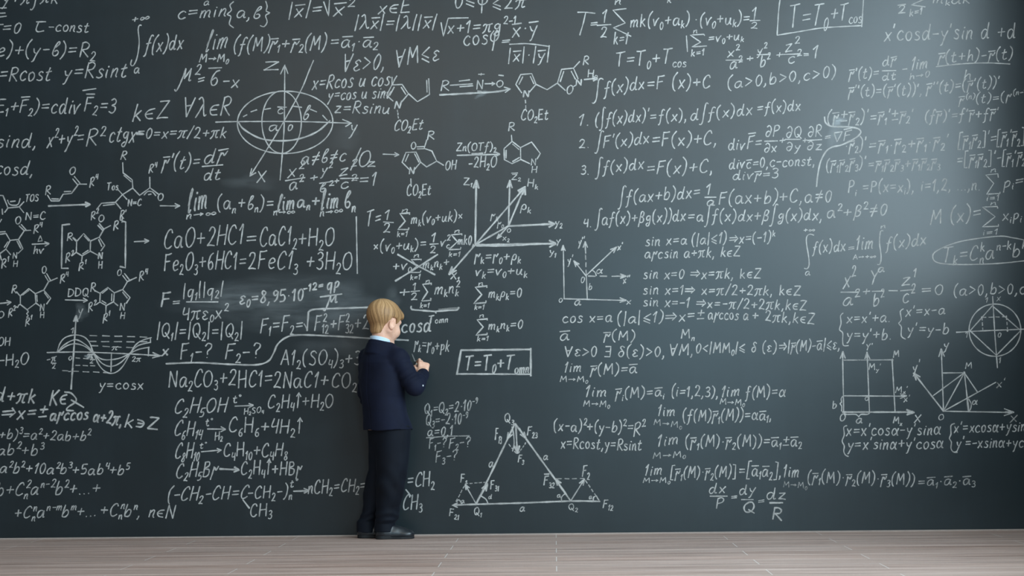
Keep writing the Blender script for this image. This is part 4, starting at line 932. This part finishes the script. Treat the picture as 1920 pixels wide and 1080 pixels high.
M_IRIS = mat_plain('dark iris', (0.03, 0.025, 0.02), 0.2, 0.5)
M_BUTTON = mat_plain('pale shiny button', (0.55, 0.58, 0.62), 0.3, 0.6)

boy = empty('person', (X(722), -0.19, 0.0))
tag(boy, 'blond boy in a dark navy suit, seen from behind, writing on the chalkboard', 'person')
def part(name, me, mat, parent=None):
    o = link(name, me, mat, None)
    p = parent or boy
    o.parent = p
    o.matrix_parent_inverse = Matrix.Translation(-boy.location) if p is boy else Matrix.Identity(4)
    return o

# skeleton
HA = math.radians(41); HP = math.radians(21)
hr, hf, hu = axes(HA, HP)
H0 = V(at(721.5, 603, -0.185))
def hd(r, f, u): return H0 + hr * r + hf * f + hu * u
TA = math.radians(42)
tr_, tf_, tu_ = axes(TA)
NB = V(at(716, 649, -0.20))
SR = V(at(748, 672, -0.272)); SL = V(at(690, 671, -0.13))
ER = V(at(778, 725, -0.285)); WR = V(at(792.5, 703.5, -0.112))
EL = V(at(688, 735, -0.13)); WL = V(at(702, 790, -0.085))

# --- body: head, neck, trunk, arms with hands, legs in one surface
B = Field((X(655), -0.36, 0.03), (X(815), -0.012, Z(558)), 0.0022)
B.ell(hd(0, -.010, .020), (hr, hf, hu), (.068, .086, .076), .01)
B.ell(hd(0, .028, -.028), (hr, hf, hu), (.056, .056, .068), .02)
for s in (-1, 1):
    B.cone(hd(s * .050, .000, -.048), hd(s * .014, .056, -.088), .018, .016, .025)
    B.ell(hd(s * .031, .056, -.036), (hr, hf, hu), (.024, .026, .025), .02)
    B.cone(hd(s * .012, .074, .020), hd(s * .040, .060, .018), .008, .008, .014)
    B.cone(hd(s * .029, .084, .001), hd(s * .033, .083, .001), .0150, .0150, .012, cut=True)
    B.ell(hd(s * .008, .087, -.026), (hr, hf, hu), (.006, .007, .005), .006)
B.ell(hd(0, .060, -.088), (hr, hf, hu), (.020, .020, .016), .02)
B.cone(hd(0, .078, .004), hd(0, .092, -.023), .0055, .0080, .012)
B.cone(hd(-.015, .084, -.051), hd(.015, .084, -.051), .0048, .0048, .006)
B.cone(hd(-.013, .083, -.060), hd(.013, .083, -.060), .0055, .0055, .006)
B.cone(hd(-.020, .092, -.0555), hd(.020, .092, -.0555), .0035, .0035, .003, cut=True)
for s in (-1, 1):
    eo = nrm(hr * s * .86 - hf * .50); ef = nrm(hf * .86 + hr * s * .5)
    ec = hd(s * .071, -.010, -.019)
    B.ell(ec, (eo, ef, hu), (.0085, .0165, .027), .006)
    B.ell(ec + hu * .004 + hf * .004 + eo * .009, (eo, ef, hu), (.0065, .0095, .016), .004, cut=True)
    B.ell(ec - hu * .022 + hf * .004, (eo, ef, hu), (.006, .008, .008), .005)
B.cone(hd(0, -.010, -.055), NB + np.array((0, 0, -.02), np.float32) + tf_ * .004, .040, .045, .02)
B.cone(hd(0, -.024, -.02), NB, .034, .039, .02)
B.loft([(Z(806), X(726), -.20, .105, .085), (Z(745), X(717), -.20, .10, .078), (Z(690), X(716), -.20, .115, .078), (Z(662), X(716), -.20, .105, .06), (Z(650), X(716), -.20, .06, .05)], TA, .03)
B.cone(SR, ER, .038, .032, .03); B.cone(ER, WR, .031, .022, .012)
B.cone(SL, EL, .038, .032, .03); B.cone(EL, WL, .031, .022, .012)
LEG_R = [(800, 742, -.225, .078), (830, 739.5, -.225, .079), (880, 735.5, -.215, .078), (905, 733, -.208, .075), (925, 731, -.20, .067), (950, 727, -.19, .058), (967, 726, -.185, .060), (974, 725, -.183, .058), (981, 722, -.18, .050), (997, 721, -.178, .0495)]
LEG_L = [(800, 717, -.160, .066), (830, 716, -.158, .064), (880, 712, -.147, .058), (905, 706, -.138, .057), (925, 702, -.13, .054), (950, 698, -.122, .048), (970, 692, -.114, .042), (977, 687, -.11, .044), (998, 687, -.108, .046)]
for leg in (LEG_R, LEG_L):
    pts = [V(at(px, py, y)) for (py, px, y, r) in leg if py in (830, 905, 997, 998)]
    B.cone(pts[0], pts[1], .050, .036, .03); B.cone(pts[1], pts[2], .036, .024, .02)

def hand(B, W, d, n, side, curls, thumb):
    """palm, four separate bent fingers and a thumb; d along the hand, n out of the palm"""
    d = nrm(d); n = nrm(np.asarray(n) - d * float(np.dot(n, d))); k = nrm(np.cross(d, n)) * side
    K = W + d * .064
    B.cone(W, W + d * .02, .021, .022, .012)
    for o in (.021, .007, -.007, -.019):
        B.cone(W + d * .012 + k * o * .7, K + k * o, .0125, .0105, .010)
    B.cone(W + d * .015 + k * .016 + n * .006, W + d * .035 + k * .020 + n * .010, .012, .010, .010)
    tips = []
    for i, o in enumerate((.0215, .0075, -.0065, -.0195)):
        s = (.95, 1.05, .98, .80)[i]; p = K + k * o
        for j, (ang, ln, r0, r1) in enumerate(zip(curls[i], (.032, .021, .017), (.0083, .0076, .0070), (.0076, .0070, .0060))):
            a = math.radians(ang); q = p + (d * math.cos(a) + n * math.sin(a)) * ln * s
            B.cone(p, q, r0, r1, .0022 if j else .006); p = q
        tips.append(p)
    p = W + d * .020 + k * .020 + n * .006
    for j, (v, ln, r0, r1) in enumerate(zip(thumb, (.026, .022, .019), (.0125, .0095, .0085), (.0095, .0085, .0070))):
        v = nrm(k * v[0] + d * v[1] + n * v[2]); q = p + v * ln
        B.cone(p, q, r0, r1, .004); p = q
    tips.append(p)
    return tips, d, n, k
tips, d_, n_, k_ = hand(B, WR, (.06, .50, .86), (-.40, .78, -.45), 1,
    ((28, 78, 95), (42, 100, 130), (55, 118, 160), (62, 125, 165)), ((.60, .65, .45), (.0, .80, .60), (-.40, .75, .55)))
hand(B, WL, (.60, -.05, -.80), (.3, .9, .2), -1,
    ((14, 30, 40), (16, 34, 44), (18, 36, 48), (22, 40, 50)), ((.75, .55, .35), (.3, .85, .4), (.1, .9, .4)))
me, vv = B.mesh('body')
part('body', me, M_SKIN)
for s in (-1, 1):
    f = Field(hd(s * .030, .060, .001) - .02, hd(s * .030, .060, .001) + .02, .0015)
    f.ell(hd(s * .030, .0575, .001), (hr, hf, hu), (.0115, .0115, .0085), .001)
    eye = part('eye', f.mesh('eye')[0], M_EYE)
    f = Field(hd(s * .030, .067, .000) - .01, hd(s * .030, .067, .000) + .01, .0007)
    f.ell(hd(s * .0295, .0672, -.0005), (hr, hf, hu), (.0048, .0024, .0048), .0005)
    part('iris', f.mesh('iris')[0], M_IRIS, eye)

# --- hair
HR = Field(H0 - .125, H0 + .13, 0.0018)
HR.ell(hd(0, -.013, .026), (hr, hf, hu), (.0775, .0985, .0825), .004)
HR.ell(hd(0, -.036, -.045), (hr, hf, hu), (.042, .029, .042), .014)
HR.ell(hd(0, .054, .050), (hr, hf, hu), (.056, .030, .030), .02)
crown = hd(-.005, -.055, .085)
ca = nrm(crown - hd(0, -.02, -.02))
cb = nrm(np.cross(ca, hr)); cc = np.cross(ca, cb)
def strand(P):
    q = P - crown
    ph = np.arctan2(q @ cb, q @ cc); rr = np.linalg.norm(q, axis=-1)
    w = ph + 4.0 * rr * .5 + .10 * np.sin(rr * 60 + 3 * ph)
    return (.30 * np.sin(23 * w + 1.2 * np.sin(5 * w)) + .30 * np.sin(61 * w + 2.0 * np.sin(9 * w)) + .30 * np.sin(97 * w + 1.5 * np.sin(13 * w)) + .12 * np.sin(11 * w + 2), rr)
def hair_cut(P, D):
    q = P - H0
    r_, f_, u_ = q @ hr, q @ hf, q @ hu
    um = np.interp(f_, [-.12, -.050, -.040, -.030, -.020, .010, .016, .028, .040, .055, .10],
                   [-.080, -.083, -.060, -.012, .013, .015, -.008, -.006, .022, .038, .041]).astype(np.float32)
    mid = np.clip((.050 - np.abs(r_)) / .02, 0, 1)
    um = np.where(f_ < 0, um * (1 - mid) + (-.083) * mid, um)
    s_, rr = strand(P)
    um = um + .0045 * s_
    d = D + .0011 * s_ * np.clip(rr / .05, 0, 1)
    e = um - u_
    k = .007
    h = np.clip(.5 - .5 * (e - d) / k, 0, 1)
    return e * (1 - h) + d * h + k * h * (1 - h)
HR.everywhere(hair_cut)
me, vv = HR.mesh('hair')
s_, rr = strand(vv.astype(np.float32))
me.attributes.new('strand', 'FLOAT', 'POINT').data.foreach_set('value', np.clip(.5 + .42 * s_ + .12 * np.sin(rr * 40), 0, 1).astype(np.float32))
part('hair', me, M_HAIR)

# --- shirt collar
SC = Field(NB - .09, NB + .085, .002)
zc = float(NB[2])
tilt = lambda P: (P - NB) @ tf_
def collar(P):
    q = P - NB; u = q @ tr_; v = q @ tf_ + .010
    z = q[..., 2]
    rad = .0520 - .10 * np.maximum(z, 0) * .5
    rr = np.sqrt((u * 1.0) ** 2 + (v * .98) ** 2)
    top = .036 - .30 * v
    return np.maximum(np.maximum(np.abs(rr - rad + .003) - .0035, z - top), -.03 - z)
SC.add(collar, NB - .08, NB + .08, .002)
me, _ = SC.mesh('shirt_collar')
part('shirt_collar', me, M_SHIRT)

# --- jacket
J = Field((X(650), -0.40, Z(814)), (X(812), -0.03, Z(628)), 0.0026)
TORSO = [(804.5, 727, .131, .107), (780, 723, .126, .104), (745, 717.5, .120, .097), (710, 716, .127, .095), (680, 716, .131, .091), (668, 716, .120, .080), (658, 716, .095, .066), (650, 716, .070, .056)]
def seam(P, u, v): return np.where((v < 0) & (np.abs(u) < .02), .0022 * np.exp(-(u / .0022) ** 2), 0).astype(np.float32)
J.loft([(Z(py), X(px), -.20, a, b) for py, px, a, b in TORSO], TA, .01, warp=seam)
def arm(a, b, ra, rb, k, folds):
    a, b = V(a), V(b); ab = b - a; L2 = float(ab @ ab); L1 = math.sqrt(L2); R = max(ra, rb) + .008
    e1 = nrm(np.cross(ab, (0.3, 1, 0.2))); e2 = nrm(np.cross(ab, e1))
    def fn(P):
        q = P - a
        t = np.clip((q @ ab) / L2, 0, 1)
        w = np.arctan2(q @ e1, q @ e2)
        d = np.linalg.norm(q - t[..., None] * ab, axis=-1) - (ra + (rb - ra) * t)
        for (t0, wd, fr_, am) in folds:
            d = d - am * np.exp(-((t - t0) / wd) ** 2) * np.sin(t * L1 * fr_ + 1.3 * np.sin(w + t0 * 9))
        return d
    J.add(fn, np.minimum(a, b) - R, np.maximum(a, b) + R, k)
J.cone(NB + np.array((0, 0, -.030), np.float32), SR + np.array((0, 0, .006), np.float32), .056, .042, .03)
J.cone(NB + np.array((0, 0, -.030), np.float32), SL + np.array((0, 0, .006), np.float32), .056, .040, .03)
arm(SR, ER, .048, .043, .018, [(.75, .3, 170, .0035), (.2, .2, 140, .0025)])
arm(ER, WR + nrm(ER - WR) * .004, .044, .0335, .012, [(.25, .3, 190, .0035)])
arm(SL, EL, .046, .042, .018, [(.8, .3, 150, .003), (.2, .2, 130, .002)])
arm(EL, WL, .042, .033, .012, [(.2, .3, 160, .003)])
# cuffs cut square, showing the wrist
cd = nrm(WR - ER)
J.cone(WR + cd * .040, WR + cd * .020, .034, .030, .002, cut=True)
J.cone(WR + cd * .05, WR - cd * .012, .0265, .0265, .002, cut=True)
cl = nrm(WL - EL)
J.cone(WL + cl * .034, WL + cl * .022, .036, .032, .002, cut=True)
# collar roll round the neck
def jcollar(P):
    q = P - NB; u = q @ tr_; v = q @ tf_ + .010
    z = q[..., 2]
    rr = np.sqrt(u ** 2 + v ** 2)
    rad = .0610 - .30 * np.clip(z, -.03, .03)
    top = .013 - .34 * v
    return np.maximum(np.maximum(np.abs(rr - rad) - .0055, z - top), -.03 - z)
J.add(jcollar, NB - .1, NB + .1, .018)
J.add(lambda P: np.maximum(np.sqrt(((P - NB) @ tr_) ** 2 + ((P - NB) @ tf_ + .010) ** 2) - .0525, np.abs((P - NB)[..., 2] - .03) - .05), NB - .09, NB + .09, .003, cut=True)
# opening in front of the chest
J.ell(NB + tf_ * .075 + np.array((0, 0, -.035), np.float32), (tr_, tf_, np.array((0, 0, 1), np.float32)), (.030, .030, .075), .01, cut=True)
# hollow hem and the side vent
J.loft([(Z(818), X(727), -.20, .124, .100), (Z(790), X(724), -.20, .119, .096)], TA, .004, cut=True)
J.cone(at(737, 780, -.308), at(738, 812, -.308), .0035, .0045, .003, cut=True)
J.everywhere(lambda P, D: D + soft(P) * 2.0)
me, jv = J.mesh('jacket')
jacket = part('jacket', me, M_JACKET)
from mathutils.bvhtree import BVHTree
bvh = BVHTree.FromPolygons([tuple(v) for v in jv.tolist()], [tuple(p.vertices) for p in me.polygons])
co, no, _, _ = bvh.find_nearest(at(793.5, 723, -0.31))
f = Field(V(co) - .012, V(co) + .012, .0009)
na = nrm(no); nb = nrm(np.cross(na, (0, 0, 1))); nc = np.cross(na, nb)
f.ell(V(co) + na * .001, (na, nb, nc), (.0022, .0048, .0048), .0005)
part('sleeve_button', f.mesh('sleeve_button')[0], M_BUTTON, jacket)

# --- trousers
TR = Field((X(655), -0.34, Z(1001)), (X(790), -0.03, Z(788)), 0.0026)
for leg, sd in ((LEG_R, 1), (LEG_L, 2)):
    z0 = Z(970, leg[-3][2])
    def wr(P, u, v, z0=z0, sd=sd):
        z = P[..., 2]
        w = np.arctan2(u, v)
        a = .0024 * np.exp(-((z - z0 - .01) / .03) ** 2) * np.sin(z * 150 + 2.6 * np.sin(w + sd) + 1.2 * np.sin(2 * w))
        b = .0022 * np.exp(-((z - z0 - .17) / .08) ** 2) * np.sin(z * 60 + 3.2 * np.sin(w + sd) + u * 40)
        c = -.0035 * np.exp(-(np.sin((w - 2.6) * .5) / .09) ** 2) * np.clip((z - .05) * 6, 0, 1)
        return (a + b + c * .6).astype(np.float32)
    TR.loft([(at(px, py, y).z, at(px, py, y).x, y, r, r * .96) for py, px, y, r in leg], 0.0, .012, warp=wr)
TR.loft([(Z(872), X(727), -.195, .050, .040), (Z(845), X(728), -.195, .092, .070), (Z(825), X(728.5), -.195, .106, .085), (Z(795), X(727), -.197, .112, .088)], TA, .03)
for leg in (LEG_R, LEG_L):
    py, px, y, r = leg[-1]
    TR.cone(at(px, py + 6, y), at(px, py + 1, y), r - .007, r - .012, .003, cut=True)
TR.everywhere(lambda P, D: D + soft(P + .3) * 1.8)
part('trousers', TR.mesh('trousers')[0], M_TROUSER)

# --- shoes
def shoe(cx, y, direc, length):
    c = np.array((X(cx, y, 1010), y, 0), np.float32)
    l = nrm((direc[0], direc[1], 0)); w = np.array((-l[1], l[0], 0), np.float32); u = np.array((0, 0, 1), np.float32)
    k = length / .196
    P_ = lambda a, b, z: c + l * a * k + w * b + u * z
    f = Field(c - np.array((.125, .125, .005)), c + np.array((.125, .125, .11)), .0022)
    f.ell(P_(-.058, 0, .026), (l, w, u), (.036 * k, .029, .030), .008)
    f.ell(P_(-.005, 0, .026), (l, w, u), (.062 * k, .033, .035), .02)
    f.ell(P_(.055, 0, .020), (l, w, u), (.040 * k, .036, .026), .02)
    f.cone(P_(-.052, 0, .035), P_(-.045, 0, .066), .031, .030, .02)
    f.cone(P_(-.02, 0, .052), P_(.04, 0, .036), .018, .012, .02)
    f.everywhere(lambda P, D: np.maximum(D, .012 - P[..., 2]))
    o = part('shoe', f.mesh('shoe')[0], M_SHOE)
    g = Field(c - np.array((.125, .125, .004)), c + np.array((.125, .125, .024)), .0018)
    def sole(P):
        q = P - c; a = q @ l / k; b = q @ w
        t = np.clip((a + .060) / .118, 0, 1)
        wd = np.interp(t, [0, .35, .75, 1], [.034, .030, .039, .036])
        d = np.sqrt((a - (-.060 + .118 * t)) ** 2 + b ** 2) - wd
        hh = np.where((a < -.02), .016, .012)
        return np.maximum(np.maximum(d, P[..., 2] - hh), .0012 - P[..., 2])
    g.add(sole, c - .11, c + .11, .002)
    part('sole', g.mesh('sole')[0], M_SOLE, o)
shoe(740.5, -.178, (1, .16), .198)
shoe(706, -.108, (1, .10), .196)

# --- the stick of chalk in the hand
pinch = (tips[0] + tips[4]) * .5
tip = V(at(784, 674.5, -.001))
ax = nrm(pinch - tip)
dist = float(np.linalg.norm(pinch - tip))
L_ = max(.05, dist + .018)
e1 = nrm(np.cross(ax, (0, 0, 1))); e2 = np.cross(ax, e1)
vs, fs = [], []
prof = [(0.0, .0012), (.0015, .0034), (.004, .0044), (L_ - .001, .0047), (L_, .0040)]
nseg = 16
for (a, r) in prof:
    for i in range(nseg):
        q = i / nseg * 2 * math.pi
        vs.append(tuple(float(v) for v in tip + ax * a + (e1 * math.cos(q) + e2 * math.sin(q)) * r))
for j in range(len(prof) - 1):
    for i in range(nseg):
        fs.append((j * nseg + i, j * nseg + (i + 1) % nseg, (j + 1) * nseg + (i + 1) % nseg, (j + 1) * nseg + i))
fs.append(tuple(range(nseg))[::-1]); fs.append(tuple((len(prof) - 1) * nseg + i for i in range(nseg)))
st = link('chalk_stick', mesh('chalk_stick', vs, fs, True), M_STICK)
tag(st, 'short white stick of chalk pinched in the raised hand of the boy', 'chalk')
